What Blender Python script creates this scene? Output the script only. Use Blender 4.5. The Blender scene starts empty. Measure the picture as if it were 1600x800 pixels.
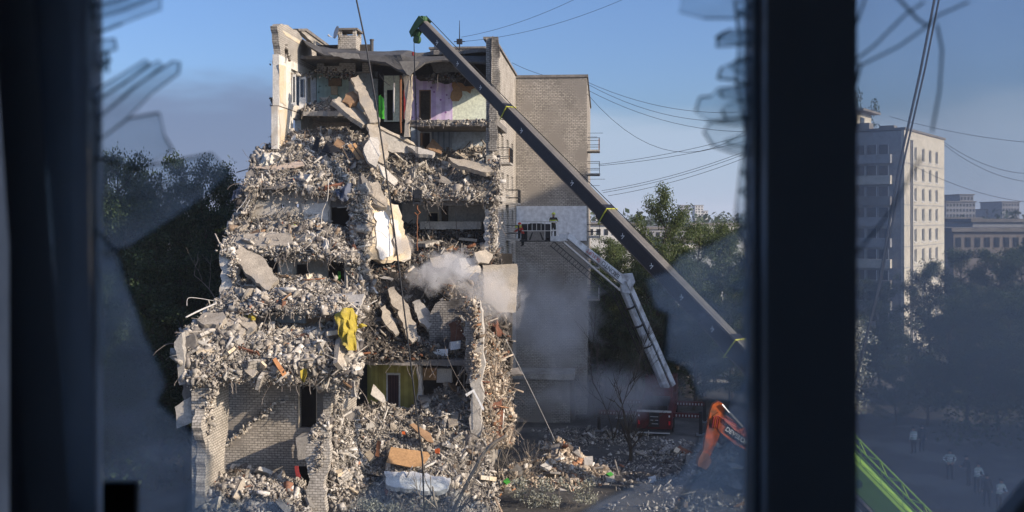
import bpy, bmesh, math, random
import numpy as np
from mathutils import Vector, Matrix, noise as mnoise

# ------------------------------------------------------------------ camera, sky, sun, exposure
sc = bpy.context.scene
col = sc.collection
EYE = 15.4
cam_d = bpy.data.cameras.new('camera')
cam_d.sensor_width = 36.0; cam_d.lens = 36.0
cam_d.shift_y = -0.0375
cam_d.clip_start = 0.05; cam_d.clip_end = 6000
cam_d.dof.use_dof = True; cam_d.dof.focus_distance = 60.0; cam_d.dof.aperture_fstop = 5.0
cam = bpy.data.objects.new('camera', cam_d); col.objects.link(cam)
cam.location = (0, 0, EYE); cam.rotation_euler = (math.radians(90), 0, 0)
sc.camera = cam

SUN_EL = math.radians(22); SUN_AZ = math.radians(62)      # azimuth measured from behind the camera towards the right
S = Vector((math.cos(SUN_EL)*math.sin(SUN_AZ), -math.cos(SUN_EL)*math.cos(SUN_AZ), math.sin(SUN_EL)))
SKY_TINT = (0.80, 0.94, 1.22, 1)          # white balance of the open sky
w = bpy.data.worlds.new('World'); sc.world = w; w.use_nodes = True
wn = w.node_tree.nodes; wl = w.node_tree.links
bg = wn['Background']
sky = wn.new('ShaderNodeTexSky'); sky.sky_type = 'NISHITA'; sky.sun_disc = False
sky.sun_elevation = SUN_EL; sky.sun_rotation = math.atan2(S.x, S.y)
sky.altitude = 100; sky.air_density = 1.0; sky.dust_density = 2.5; sky.ozone_density = 3.0
# low bank of mauve smoke haze along the horizon, in sky directions
tc = wn.new('ShaderNodeTexCoord'); sep = wn.new('ShaderNodeSeparateXYZ'); wl.new(tc.outputs['Generated'], sep.inputs[0])
mp = wn.new('ShaderNodeMapping'); mp.inputs['Scale'].default_value = (2.2, 2.2, 9.0); wl.new(tc.outputs['Generated'], mp.inputs[0])
nz = wn.new('ShaderNodeTexNoise'); nz.inputs['Scale'].default_value = 1.6; nz.inputs['Detail'].default_value = 4; wl.new(mp.outputs[0], nz.inputs['Vector'])
mul = wn.new('ShaderNodeMath'); mul.operation = 'MULTIPLY_ADD'; mul.inputs[1].default_value = 0.10; mul.inputs[2].default_value = 0.045
wl.new(nz.outputs['Fac'], mul.inputs[0])
mr = wn.new('ShaderNodeMapRange'); mr.interpolation_type = 'SMOOTHSTEP'
sub = wn.new('ShaderNodeMath'); sub.operation = 'SUBTRACT'; wl.new(mul.outputs[0], sub.inputs[0]); wl.new(sep.outputs['Z'], sub.inputs[1])
wl.new(sub.outputs[0], mr.inputs['Value'])
mr.inputs['From Min'].default_value = -0.014; mr.inputs['From Max'].default_value = 0.016
mr.inputs['To Min'].default_value = 0.0; mr.inputs['To Max'].default_value = 0.9
mixs = wn.new('ShaderNodeMix'); mixs.data_type = 'RGBA'
tint = wn.new('ShaderNodeMix'); tint.data_type = 'RGBA'; tint.blend_type = 'MULTIPLY'; tint.inputs['Factor'].default_value = 1.0
wl.new(sky.outputs[0], tint.inputs[6]); tint.inputs[7].default_value = SKY_TINT
wl.new(mr.outputs[0], mixs.inputs['Factor']); wl.new(tint.outputs[2], mixs.inputs['A'])
az = wn.new('ShaderNodeMapRange'); az.interpolation_type = 'SMOOTHSTEP'; wl.new(sep.outputs['X'], az.inputs['Value'])
az.inputs['From Min'].default_value = 0.02; az.inputs['From Max'].default_value = -0.22      # the darker smoke bank stands to the left
bank = wn.new('ShaderNodeMix'); bank.data_type = 'RGBA'; wl.new(az.outputs[0], bank.inputs['Factor'])
bank.inputs[6].default_value = (2.95, 3.75, 4.9, 1); bank.inputs[7].default_value = (1.22, 1.66, 2.75, 1); wl.new(bank.outputs[2], mixs.inputs['B'])
up_ = wn.new('ShaderNodeMath'); up_.operation = 'MULTIPLY_ADD'; wl.new(az.outputs[0], up_.inputs[0]); up_.inputs[1].default_value = 0.024; wl.new(mul.outputs[0], up_.inputs[2]); wl.new(up_.outputs[0], sub.inputs[0])
wl.new(mixs.outputs['Result'], bg.inputs['Color'])
bg.inputs['Strength'].default_value = 0.11

sun_d = bpy.data.lights.new('sun', 'SUN'); sun_d.energy = 4.6; sun_d.angle = math.radians(0.5); sun_d.color = (1.0, 0.85, 0.68)
sun = bpy.data.objects.new('sun', sun_d); col.objects.link(sun); sun.location = (60, -40, 60)
sun.rotation_euler = (-S).to_track_quat('-Z', 'Y').to_euler()
sc.view_settings.view_transform = 'Standard'; sc.view_settings.look = 'None'
sc.view_settings.gamma = 1.0; sc.view_settings.use_curve_mapping = False
sc.view_settings.exposure = 0.4
sc.render.engine = 'CYCLES'
sc.cycles.use_denoising = True
sc.cycles.max_bounces = 8; sc.cycles.diffuse_bounces = 4; sc.cycles.glossy_bounces = 2
sc.cycles.transparent_max_bounces = 24; sc.cycles.volume_bounces = 3
sc.cycles.volume_step_rate = 2.0; sc.cycles.volume_max_steps = 96

# ------------------------------------------------------------------ helpers
R = random.Random(11)
rng = np.random.default_rng(5)

def at(px, py, Y):
    return Vector(((px-800)/1600*Y, Y, EYE+(340-py)/1600*Y))

# frame of the ruined block: u runs along its width, v along its length away from the viewer
OX, OY = -1.2, 63.0
DX, DY = 0.0879, 0.9961
NX, NY = DY, -DX
DV = Vector((DX, DY, 0)); NV = Vector((NX, NY, 0)); ZV = Vector((0, 0, 1))
def L(u, v, z): return Vector((OX+u*NX+v*DX, OY+u*NY+v*DY, z))
def uvz(p):
    x, y = p[0]-OX, p[1]-OY
    return (x*NX+y*NY, x*DX+y*DY, p[2])
def onv(px, py, v):
    rx = (px-800)/1600; t = (v+OX*DX+OY*DY)/(rx*DX+DY)
    return at(px, py, t)
def onu(px, py, u):
    rx = (px-800)/1600; t = (u+OX*NX+OY*NY)/(rx*NX+NY)
    return at(px, py, t)

def link(o, parent=None):
    col.objects.link(o)
    if parent is not None: o.parent = parent
    return o
def wloc(o):
    v = Vector((0, 0, 0))
    while o is not None:
        v += o.location; o = o.parent
    return v
def tag(o, label=None, cat=None, group=None, kind=None):
    if label: o['label'] = label
    if cat: o['category'] = cat
    if group: o['group'] = group
    if kind: o['kind'] = kind
    return o
def empty(name, loc, label=None, cat=None, group=None, kind=None):
    o = bpy.data.objects.new(name, None); o.location = loc; o.empty_display_size = 0.3
    col.objects.link(o); return tag(o, label, cat, group, kind)

def box_uv(me):
    # metric box projection in the frame of the ruined block, so that brick courses run level
    n = len(me.loops)
    if n == 0: return
    uvl = me.uv_layers.new(name='UVMap')
    vi = np.empty(n, np.int32); me.loops.foreach_get('vertex_index', vi)
    co = np.empty(len(me.vertices)*3, np.float32); me.vertices.foreach_get('co', co); co = co.reshape(-1, 3)
    npoly = len(me.polygons)
    nr = np.empty(npoly*3, np.float32); me.polygons.foreach_get('normal', nr); nr = nr.reshape(-1, 3)
    lt = np.empty(npoly, np.int32); me.polygons.foreach_get('loop_total', lt)
    pn = np.repeat(nr, lt, axis=0)
    c = co[vi]
    U = c[:, 0]*NX+c[:, 1]*NY; V = c[:, 0]*DX+c[:, 1]*DY; Z = c[:, 2]
    an = np.abs(pn[:, 0]*NX+pn[:, 1]*NY); av = np.abs(pn[:, 0]*DX+pn[:, 1]*DY); az = np.abs(pn[:, 2])
    uv = np.empty((n, 2), np.float32)
    top = (az >= an) & (az >= av); side = (~top) & (an > av); fr = ~(top | side)
    uv[top, 0] = U[top]; uv[top, 1] = V[top]
    uv[side, 0] = V[side]; uv[side, 1] = Z[side]
    uv[fr, 0] = U[fr]; uv[fr, 1] = Z[fr]
    uvl.data.foreach_set('uv', uv.ravel())

class MB:
    def __init__(s): s.v = []; s.f = []
    def add(s, vs, fs):
        b = len(s.v); s.v += [tuple(p) for p in vs]; s.f += [tuple(b+i for i in q) for q in fs]; return s
    def hexa(s, p):      # 8 points, bottom ring then top ring
        return s.add(p, [(3, 2, 1, 0), (4, 5, 6, 7), (0, 1, 5, 4), (1, 2, 6, 5), (2, 3, 7, 6), (3, 0, 4, 7)])
    def box(s, lo, hi):
        x0, y0, z0 = lo; x1, y1, z1 = hi
        return s.hexa([(x0, y0, z0), (x1, y0, z0), (x1, y1, z0), (x0, y1, z0), (x0, y0, z1), (x1, y0, z1), (x1, y1, z1), (x0, y1, z1)])
    def obox(s, c, ax, ay, az, hx, hy, hz):
        c = Vector(c); p = []
        for k in (-1, 1):
            for i, j in ((-1, -1), (1, -1), (1, 1), (-1, 1)): p.append(c+ax*hx*i+ay*hy*j+az*hz*k)
        return s.hexa(p)
    def lbox(s, u0, u1, v0, v1, z0, z1):
        return s.hexa([L(u0, v0, z0), L(u1, v0, z0), L(u1, v1, z0), L(u0, v1, z0), L(u0, v0, z1), L(u1, v0, z1), L(u1, v1, z1), L(u0, v1, z1)])
    def beam(s, a, b, wdt, hgt, up=ZV, w2=None, h2=None):
        a = Vector(a); b = Vector(b); d = (b-a).normalized()
        sx = d.cross(up)
        if sx.length < 1e-4: sx = d.cross(Vector((1, 0, 0)))
        sx.normalize(); uy = sx.cross(d).normalized()
        w2 = wdt if w2 is None else w2; h2 = hgt if h2 is None else h2
        p = []
        for c, ww, hh in ((a, wdt, hgt), (b, w2, h2)):
            for i, j in ((-1, -1), (1, -1), (1, 1), (-1, 1)): p.append(c+sx*ww/2*i+uy*hh/2*j)
        return s.hexa(p)
    def tube(s, pts, rad, n=6, cap=True):
        pts = [Vector(p) for p in pts]
        if not hasattr(rad, '__len__'): rad = [rad]*len(pts)
        b = len(s.v); prev = None
        for i, p in enumerate(pts):
            d = (pts[min(i+1, len(pts)-1)]-pts[max(i-1, 0)])
            if d.length < 1e-6: d = Vector((0, 0, 1))
            d.normalize()
            if prev is None:
                x = d.cross(ZV)
                if x.length < 1e-3: x = d.cross(Vector((1, 0, 0)))
            else: x = prev-d*prev.dot(d)
            x.normalize(); prev = x; y = d.cross(x)
            for k in range(n):
                a = 2*math.pi*k/n; s.v.append(tuple(p+(x*math.cos(a)+y*math.sin(a))*rad[i]))
        for i in range(len(pts)-1):
            for k in range(n):
                k2 = (k+1) % n
                s.f.append((b+i*n+k, b+i*n+k2, b+(i+1)*n+k2, b+(i+1)*n+k))
        if cap:
            s.f.append(tuple(b+k for k in range(n))[::-1]); s.f.append(tuple(b+(len(pts)-1)*n+k for k in range(n)))
        return s
    def prism(s, pts, off, jit=0.0):
        n = len(pts); off = Vector(off)
        q = [Vector(p)+off+Vector((R.uniform(-jit, jit), R.uniform(-jit, jit), R.uniform(-jit, jit))) for p in pts]
        b = len(s.v); s.v += [tuple(p) for p in pts]+[tuple(p) for p in q]
        s.f.append(tuple(range(b, b+n))); s.f.append(tuple(range(b+2*n-1, b+n-1, -1)))
        for i in range(n):
            j = (i+1) % n; s.f.append((b+j, b+i, b+n+i, b+n+j))
        return s
    def holed(s, o, ax, ay, th, rect, holes):
        # wall panel o + a*ax + b*ay, thickness vector th, rectangular openings cut through it
        A = sorted({rect[0], rect[1], *[h[0] for h in holes], *[h[1] for h in holes]})
        B = sorted({rect[2], rect[3], *[h[2] for h in holes], *[h[3] for h in holes]})
        A = [a for a in A if rect[0] <= a <= rect[1]]; B = [b for b in B if rect[2] <= b <= rect[3]]
        def solid(i, j):
            if i < 0 or j < 0 or i >= len(A)-1 or j >= len(B)-1: return False
            ca, cb = (A[i]+A[i+1])/2, (B[j]+B[j+1])/2
            return not any(h[0] < ca < h[1] and h[2] < cb < h[3] for h in holes)
        o = Vector(o); P = lambda a, b: o+ax*a+ay*b
        for i in range(len(A)-1):
            for j in range(len(B)-1):
                if not solid(i, j): continue
                a0, a1, b0, b1 = A[i], A[i+1], B[j], B[j+1]
                s.add([P(a0, b0), P(a1, b0), P(a1, b1), P(a0, b1)], [(0, 1, 2, 3)])
                s.add([P(a0, b0)+th, P(a1, b0)+th, P(a1, b1)+th, P(a0, b1)+th], [(3, 2, 1, 0)])
                for di, dj, e in ((-1, 0, (P(a0, b1), P(a0, b0))), (1, 0, (P(a1, b0), P(a1, b1))), (0, -1, (P(a0, b0), P(a1, b0))), (0, 1, (P(a1, b1), P(a0, b1)))):
                    if not solid(i+di, j+dj):
                        s.add([e[0], e[1], e[1]+th, e[0]+th], [(3, 2, 1, 0)])
        return s
    def build(s, name, mat, parent=None, loc=None, smooth=False, recalc=True):
        me = bpy.data.meshes.new(name)
        if parent is None:
            if loc is None:
                a = np.array(s.v); lo, hi = a.min(0), a.max(0); loc = Vector(((lo[0]+hi[0])/2, (lo[1]+hi[1])/2, lo[2]))
            org = Vector(loc)
        else: org = wloc(parent)
        me.from_pydata(s.v, [], s.f); me.update()
        if recalc:
            bm = bmesh.new(); bm.from_mesh(me); bmesh.ops.recalc_face_normals(bm, faces=bm.faces); bm.to_mesh(me); bm.free()
        box_uv(me)
        me.transform(Matrix.Translation(-org))
        if isinstance(mat, (list, tuple)):
            for m in mat: me.materials.append(m)
        elif mat is not None: me.materials.append(mat)
        if smooth: me.polygons.foreach_set('use_smooth', [True]*len(me.polygons))
        o = bpy.data.objects.new(name, me)
        if parent is None: o.location = org
        return link(o, parent)

def fast(name, V, F, mat, org, parent=None):
    V = np.asarray(V, np.float32)-np.asarray(org, np.float32); F = np.asarray(F, np.int32)
    me = bpy.data.meshes.new(name); k = F.shape[1]
    me.vertices.add(len(V)); me.vertices.foreach_set('co', V.ravel())
    me.loops.add(F.size); me.loops.foreach_set('vertex_index', F.ravel())
    me.polygons.add(len(F)); me.polygons.foreach_set('loop_start', np.arange(0, F.size, k, dtype=np.int32))
    me.update(calc_edges=True); me.materials.append(mat)
    o = bpy.data.objects.new(name, me)
    if parent is None: o.location = org
    return link(o, parent)

def randrot(n):
    q = rng.normal(size=(n, 4)); q /= np.linalg.norm(q, axis=1)[:, None]
    a, b, c, d = q.T
    return np.stack([1-2*(c*c+d*d), 2*(b*c-a*d), 2*(b*d+a*c), 2*(b*c+a*d), 1-2*(b*b+d*d), 2*(c*d-a*b), 2*(b*d-a*c), 2*(c*d+a*b), 1-2*(b*b+c*c)], 1).reshape(n, 3, 3)
CUBE = np.array([(-1, -1, -1), (1, -1, -1), (1, 1, -1), (-1, 1, -1), (-1, -1, 1), (1, -1, 1), (1, 1, 1), (-1, 1, 1)], np.float32)*0.5
CF = np.array([(3, 2, 1, 0), (4, 5, 6, 7), (0, 1, 5, 4), (1, 2, 6, 5), (2, 3, 7, 6), (3, 0, 4, 7)], np.int32)
def chunks(cent, size, jit=0.11, flat=False):
    n = len(cent)
    V = CUBE[None]+rng.uniform(-jit, jit, (n, 8, 3))
    V = V*size[:, None, :]
    Rm = randrot(n)
    V = np.einsum('nij,nkj->nki', Rm, V)+cent[:, None, :]
    F = (np.arange(n)[:, None, None]*8+CF[None]).reshape(-1, 4)
    return V.reshape(-1, 3), F
def chunk_sizes(n, lo, hi, pw=2.2):
    x = rng.random(n); s = lo*(1-x*(1-(lo/hi)**pw))**(-1/pw)
    asp = np.stack([rng.uniform(0.8, 2.4, n), rng.uniform(0.45, 1.2, n), rng.uniform(0.10, 0.7, n)], 1)
    return s[:, None]*asp

def jag(pts, amp, step=0.25, skip=()):
    # roughen the outline of a planar polygon; edges listed in skip stay straight
    out = []; n = len(pts); c = sum((Vector(p) for p in pts), Vector())/n
    for i in range(n):
        a = Vector(pts[i]); b = Vector(pts[(i+1) % n]); out.append(a)
        if i in skip: continue
        ln = (b-a).length; k = int(ln/step)
        if k < 2: continue
        d = (b-a).normalized(); inn = (c-(a+b)/2); inn -= d*inn.dot(d)
        if inn.length > 1e-6: inn.normalize()
        w = 0.0
        for j in range(1, k):
            w = 0.55*w+R.uniform(-1, 1)*amp
            out.append(a+d*(ln*(j+R.uniform(-.3, .3))/k)+inn*w)
    return out
# ------------------------------------------------------------------ materials
def new_mat(name):
    m = bpy.data.materials.new(name); m.use_nodes = True
    nt = m.node_tree; b = nt.nodes['Principled BSDF']
    b.inputs['Specular IOR Level'].default_value = 0.25
    return m, nt, b
def N(nt, t, **kw):
    n = nt.nodes.new(t)
    for k, v in kw.items():
        if k in n.inputs.keys(): n.inputs[k].default_value = v
        else: setattr(n, k, v)
    return n
def mixc(nt, fac, a, b, mode='MIX'):
    n = nt.nodes.new('ShaderNodeMix'); n.data_type = 'RGBA'; n.blend_type = mode
    for k, v in (('Factor', fac), ('A', a), ('B', b)):
        s = n.inputs[k] if k != 'Factor' else n.inputs[0]
        if k == 'A': s = n.inputs[6]
        if k == 'B': s = n.inputs[7]
        if hasattr(v, 'links') or hasattr(v, 'is_linked'): nt.links.new(v, s)
        else: s.default_value = v if k == 'Factor' else (*v, 1)
    return n.outputs[2]
def ramp(nt, val, stops, interp='LINEAR'):
    n = nt.nodes.new('ShaderNodeValToRGB'); n.color_ramp.interpolation = interp
    e = n.color_ramp.elements
    while len(e) < len(stops): e.new(0.5)
    for i, (p, c) in enumerate(stops):
        e[i].position = p; e[i].color = (*c, 1) if len(c) == 3 else c
    nt.links.new(val, n.inputs[0]); return n.outputs[0]
def bump(nt, b, h, strength=0.4, dist=0.02):
    n = N(nt, 'ShaderNodeBump'); n.inputs['Strength'].default_value = strength; n.inputs['Distance'].default_value = dist
    nt.links.new(h, n.inputs['Height']); nt.links.new(n.outputs[0], b.inputs['Normal'])
def pos(nt): return N(nt, 'ShaderNodeNewGeometry').outputs['Position']

def mottled(name, c, dark=0.7, scale=1.5, rough=0.9, bs=0.5, stain=None, metal=0.0):
    m, nt, b = new_mat(name); p = pos(nt)
    n1 = N(nt, 'ShaderNodeTexNoise', Scale=scale, Detail=6.0, Roughness=0.65); nt.links.new(p, n1.inputs['Vector'])
    n2 = N(nt, 'ShaderNodeTexNoise', Scale=scale*9, Detail=4.0); nt.links.new(p, n2.inputs['Vector'])
    lo = tuple(x*dark for x in c)
    f = ramp(nt, n1.outputs[0], [(0.35, (0, 0, 0)), (0.65, (1, 1, 1))])
    cc = mixc(nt, f, lo, c)
    f2 = ramp(nt, n2.outputs[0], [(0.3, (0.75,)*3), (0.7, (1.1,)*3)])
    cc = mixc(nt, 1.0, cc, f2, 'MULTIPLY')
    if stain:
        n3 = N(nt, 'ShaderNodeTexNoise', Scale=scale*0.6, Detail=5.0); nt.links.new(p, n3.inputs['Vector'])
        cc = mixc(nt, ramp(nt, n3.outputs[0], [(0.52, (0, 0, 0)), (0.62, (1, 1, 1))]), cc, stain)
    nt.links.new(cc, b.inputs['Base Color']); b.inputs['Roughness'].default_value = rough; b.inputs['Metallic'].default_value = metal
    if bs: bump(nt, b, n2.outputs[0], bs, 0.03)
    return m
def plain(name, c, rough=0.6, metal=0.0, var=0.25):
    m, nt, b = new_mat(name); p = pos(nt)
    n1 = N(nt, 'ShaderNodeTexNoise', Scale=3.0, Detail=5.0); nt.links.new(p, n1.inputs['Vector'])
    cc = mixc(nt, ramp(nt, n1.outputs[0], [(0.3, (0, 0, 0)), (0.7, (1, 1, 1))]), tuple(x*(1-var) for x in c), c)
    nt.links.new(cc, b.inputs['Base Color']); b.inputs['Roughness'].default_value = rough; b.inputs['Metallic'].default_value = metal
    return m
def bricks(name, c1, c2, mortar, wdt=0.27, hgt=0.13, ms=0.016, soot=None, bs=0.6):
    m, nt, b = new_mat(name)
    uv = N(nt, 'ShaderNodeTexCoord').outputs['UV']
    br = N(nt, 'ShaderNodeTexBrick'); nt.links.new(uv, br.inputs['Vector'])
    br.inputs['Color1'].default_value = (*c1, 1); br.inputs['Color2'].default_value = (*c2, 1); br.inputs['Mortar'].default_value = (*mortar, 1)
    br.inputs['Scale'].default_value = 1.0; br.inputs['Brick Width'].default_value = wdt; br.inputs['Row Height'].default_value = hgt
    br.inputs['Mortar Size'].default_value = ms; br.inputs['Bias'].default_value = -0.1
    n1 = N(nt, 'ShaderNodeTexNoise', Scale=0.7, Detail=6.0); nt.links.new(pos(nt), n1.inputs['Vector'])
    n2 = N(nt, 'ShaderNodeTexNoise', Scale=9.0, Detail=3.0); nt.links.new(pos(nt), n2.inputs['Vector'])
    cc = mixc(nt, 1.0, br.outputs['Color'], ramp(nt, n1.outputs[0], [(0.3, (0.72,)*3), (0.7, (1.08,)*3)]), 'MULTIPLY')
    cc = mixc(nt, 1.0, cc, ramp(nt, n2.outputs[0], [(0.35, (0.7,)*3), (0.6, (1.05,)*3)]), 'MULTIPLY')
    if soot:
        n3 = N(nt, 'ShaderNodeTexNoise', Scale=0.45, Detail=6.0); nt.links.new(pos(nt), n3.inputs['Vector'])
        cc = mixc(nt, ramp(nt, n3.outputs[0], [(0.48, (0, 0, 0)), (0.62, (1, 1, 1))]), cc, soot)
    nt.links.new(cc, b.inputs['Base Color']); b.inputs['Roughness'].default_value = 0.92
    inv = N(nt, 'ShaderNodeMath', operation='SUBTRACT'); inv.inputs[0].default_value = 1.0; nt.links.new(br.outputs['Fac'], inv.inputs[1])
    bump(nt, b, inv.outputs[0], bs, 0.02)
    return m
def pieces_mat(name, stops, rough=0.92):
    # every loose piece has its own colour; fine dust mottling on top
    m, nt, b = new_mat(name); g = N(nt, 'ShaderNodeNewGeometry')
    cc = ramp(nt, g.outputs['Random Per Island'], stops, 'CONSTANT')
    n2 = N(nt, 'ShaderNodeTexNoise', Scale=7.0, Detail=4.0); nt.links.new(g.outputs['Position'], n2.inputs['Vector'])
    cc = mixc(nt, 1.0, cc, ramp(nt, n2.outputs[0], [(0.3, (0.6,)*3), (0.65, (1.1,)*3)]), 'MULTIPLY')
    n4 = N(nt, 'ShaderNodeTexNoise', Scale=0.55, Detail=5.0, Roughness=0.7); nt.links.new(g.outputs['Position'], n4.inputs['Vector'])
    cc = mixc(nt, 1.0, cc, ramp(nt, n4.outputs[0], [(0.33, (0.45, 0.44, 0.43)), (0.46, (0.92, 0.91, 0.90)), (0.64, (1.26, 1.24, 1.20))]), 'MULTIPLY')
    nt.links.new(cc, b.inputs['Base Color']); b.inputs['Roughness'].default_value = rough
    bump(nt, b, n2.outputs[0], 0.5, 0.03)
    return m
def leaf_mat(name, stops, trans=0.25):
    m, nt, b = new_mat(name); g = N(nt, 'ShaderNodeNewGeometry')
    cc = ramp(nt, g.outputs['Random Per Island'], stops)
    nt.links.new(cc, b.inputs['Base Color']); b.inputs['Roughness'].default_value = 0.6
    tr = N(nt, 'ShaderNodeBsdfTranslucent'); nt.links.new(cc, tr.inputs['Color'])
    mx = N(nt, 'ShaderNodeMixShader'); mx.inputs[0].default_value = trans
    nt.links.new(b.outputs[0], mx.inputs[1]); nt.links.new(tr.outputs[0], mx.inputs[2])
    nt.links.new(mx.outputs[0], nt.nodes['Material Output'].inputs['Surface'])
    return m
def glass_mat(name, dust, dustcol=(0.8, 0.82, 0.85), scale=6.0, lo=0.6, streak=None, tint=(0.93, 0.96, 0.97)):
    # clear pane under a film of dust: most light passes straight, the film scatters skylight
    m, nt, b = new_mat(name); out = nt.nodes['Material Output']
    tp = N(nt, 'ShaderNodeBsdfTransparent'); tp.inputs['Color'].default_value = (*tint, 1)
    tl = N(nt, 'ShaderNodeBsdfTranslucent'); tl.inputs['Color'].default_value = (*dustcol, 1)
    p = pos(nt); mpn = N(nt, 'ShaderNodeMapping'); nt.links.new(p, mpn.inputs[0])
    if streak: mpn.inputs['Scale'].default_value = streak
    nn = N(nt, 'ShaderNodeTexNoise', Scale=scale, Detail=5.0, Roughness=0.6); nt.links.new(mpn.outputs[0], nn.inputs['Vector'])
    mr_ = N(nt, 'ShaderNodeMapRange'); nt.links.new(nn.outputs[0], mr_.inputs[0])
    mr_.inputs['From Min'].default_value = 0.3; mr_.inputs['From Max'].default_value = 0.75
    mr_.inputs['To Min'].default_value = dust*lo; mr_.inputs['To Max'].default_value = dust*1.35
    mx = N(nt, 'ShaderNodeMixShader'); nt.links.new(mr_.outputs[0], mx.inputs[0])
    nt.links.new(tp.outputs[0], mx.inputs[1]); nt.links.new(tl.outputs[0], mx.inputs[2])
    gl = N(nt, 'ShaderNodeBsdfGlossy'); gl.inputs['Roughness'].default_value = 0.05
    fr = N(nt, 'ShaderNodeFresnel'); fr.inputs['IOR'].default_value = 1.3
    mx2 = N(nt, 'ShaderNodeMixShader'); nt.links.new(fr.outputs[0], mx2.inputs[0])
    nt.links.new(mx.outputs[0], mx2.inputs[1]); nt.links.new(gl.outputs[0], mx2.inputs[2])
    nt.links.new(mx2.outputs[0], out.inputs['Surface'])
    return m
def stripes(name, c1, c2, period, axis=0, width=0.5, speck=None):
    m, nt, b = new_mat(name); uv = N(nt, 'ShaderNodeTexCoord').outputs['UV']
    sp = N(nt, 'ShaderNodeSeparateXYZ'); nt.links.new(uv, sp.inputs[0])
    a = N(nt, 'ShaderNodeMath', operation='DIVIDE'); nt.links.new(sp.outputs[axis], a.inputs[0]); a.inputs[1].default_value = period
    f = N(nt, 'ShaderNodeMath', operation='FRACT'); nt.links.new(a.outputs[0], f.inputs[0])
    g = N(nt, 'ShaderNodeMath', operation='LESS_THAN'); nt.links.new(f.outputs[0], g.inputs[0]); g.inputs[1].default_value = width
    cc = mixc(nt, g.outputs[0], c1, c2)
    if speck:
        vo = N(nt, 'ShaderNodeTexVoronoi', Scale=2.4); nt.links.new(uv, vo.inputs['Vector'])
        cc = mixc(nt, ramp(nt, vo.outputs['Distance'], [(0.13, (1, 1, 1)), (0.2, (0, 0, 0))]), cc, speck)
    n1 = N(nt, 'ShaderNodeTexNoise', Scale=2.0, Detail=5.0); nt.links.new(pos(nt), n1.inputs['Vector'])
    cc = mixc(nt, 1.0, cc, ramp(nt, n1.outputs[0], [(0.3, (0.75,)*3), (0.65, (1.05,)*3)]), 'MULTIPLY')
    nt.links.new(cc, b.inputs['Base Color']); b.inputs['Roughness'].default_value = 0.85
    return m

M = {}
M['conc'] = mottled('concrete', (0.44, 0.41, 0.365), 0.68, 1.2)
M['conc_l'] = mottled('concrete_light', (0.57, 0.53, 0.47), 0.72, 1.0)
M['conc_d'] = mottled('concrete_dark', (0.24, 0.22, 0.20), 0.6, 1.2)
M['slab'] = mottled('slab_face', (0.49, 0.425, 0.34), 0.66, 1.6, bs=0.9, stain=(0.33, 0.295, 0.25))
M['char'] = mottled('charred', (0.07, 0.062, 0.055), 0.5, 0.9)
M['dust'] = mottled('dust_bed', (0.30, 0.275, 0.24), 0.6, 1.6, bs=1.0)
M['dustd'] = mottled('dust_bed_burnt', (0.12, 0.105, 0.09), 0.5, 1.6, bs=1.0)
M['brickw'] = bricks('silicate_brick', (0.53, 0.485, 0.42), (0.43, 0.39, 0.335), (0.21, 0.19, 0.165))
M['brickg'] = bricks('silicate_brick_grey', (0.47, 0.425, 0.365), (0.36, 0.325, 0.28), (0.17, 0.155, 0.135), wdt=0.30, hgt=0.125, ms=0.017, soot=(0.25, 0.225, 0.195))
M['bricks'] = bricks('silicate_brick_sooty', (0.40, 0.37, 0.33), (0.30, 0.28, 0.25), (0.12, 0.11, 0.10), soot=(0.05, 0.045, 0.042))
M['plaster'] = mottled('plaster_white', (0.74, 0.70, 0.63), 0.82, 1.4, stain=(0.50, 0.45, 0.38))
M['cream'] = mottled('plaster_cream', (0.66, 0.54, 0.38), 0.85, 1.2, stain=(0.55, 0.5, 0.42))
M['beige'] = mottled('plaster_beige', (0.58, 0.46, 0.36), 0.85, 1.0)
M['lilac'] = stripes('wallpaper_lilac', (0.72, 0.60, 0.80), (0.60, 0.45, 0.70), 0.62, 0, 0.42, speck=(0.28, 0.12, 0.36))
M['palegreen'] = mottled('plaster_pale_green', (0.78, 0.82, 0.66), 0.95, 0.8, bs=0.15)
M['mint'] = stripes('wallpaper_mint', (0.55, 0.66, 0.56), (0.50, 0.61, 0.52), 0.3, 0, 0.5, speck=(0.18, 0.3, 0.22))
M['bluegrey'] = mottled('plaster_blue_grey', (0.54, 0.60, 0.64), 0.7, 0.7, stain=(0.55, 0.56, 0.55))
M['cladding'] = stripes('ribbed_cladding', (0.30, 0.34, 0.38), (0.18, 0.21, 0.25), 0.36, 0, 0.3)
M['ochre'] = stripes('wallpaper_ochre', (0.44, 0.37, 0.10), (0.36, 0.30, 0.075), 0.42, 0, 0.45)
M['green'] = plain('lime_green_paint', (0.10, 0.62, 0.05), 0.6)
M['dgreen'] = plain('bag_green', (0.07, 0.34, 0.05), 0.6)
M['redcloth'] = plain('dark_red_cloth', (0.35, 0.05, 0.05), 0.8)
M['white'] = mottled('white_paint', (0.78, 0.77, 0.74), 0.88, 2.0, bs=0.1, rough=0.55)
M['insul'] = mottled('insulation_render', (0.74, 0.75, 0.76), 0.93, 0.4, bs=0.1)
M['roofing'] = mottled('bitumen_felt', (0.115, 0.11, 0.105), 0.6, 0.9, rough=0.8)
M['roofing_l'] = mottled('bitumen_felt_underside', (0.26, 0.245, 0.225), 0.7, 0.8)
M['wood'] = mottled('timber', (0.34, 0.21, 0.12), 0.65, 2.5, bs=0.3)
M['board'] = mottled('chipboard', (0.46, 0.27, 0.13), 0.85, 1.0, bs=0.2)
M['orangew'] = plain('orange_plank', (0.42, 0.19, 0.075), 0.6)
M['rust'] = plain('rusty_steel', (0.20, 0.085, 0.04), 0.8)
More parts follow.
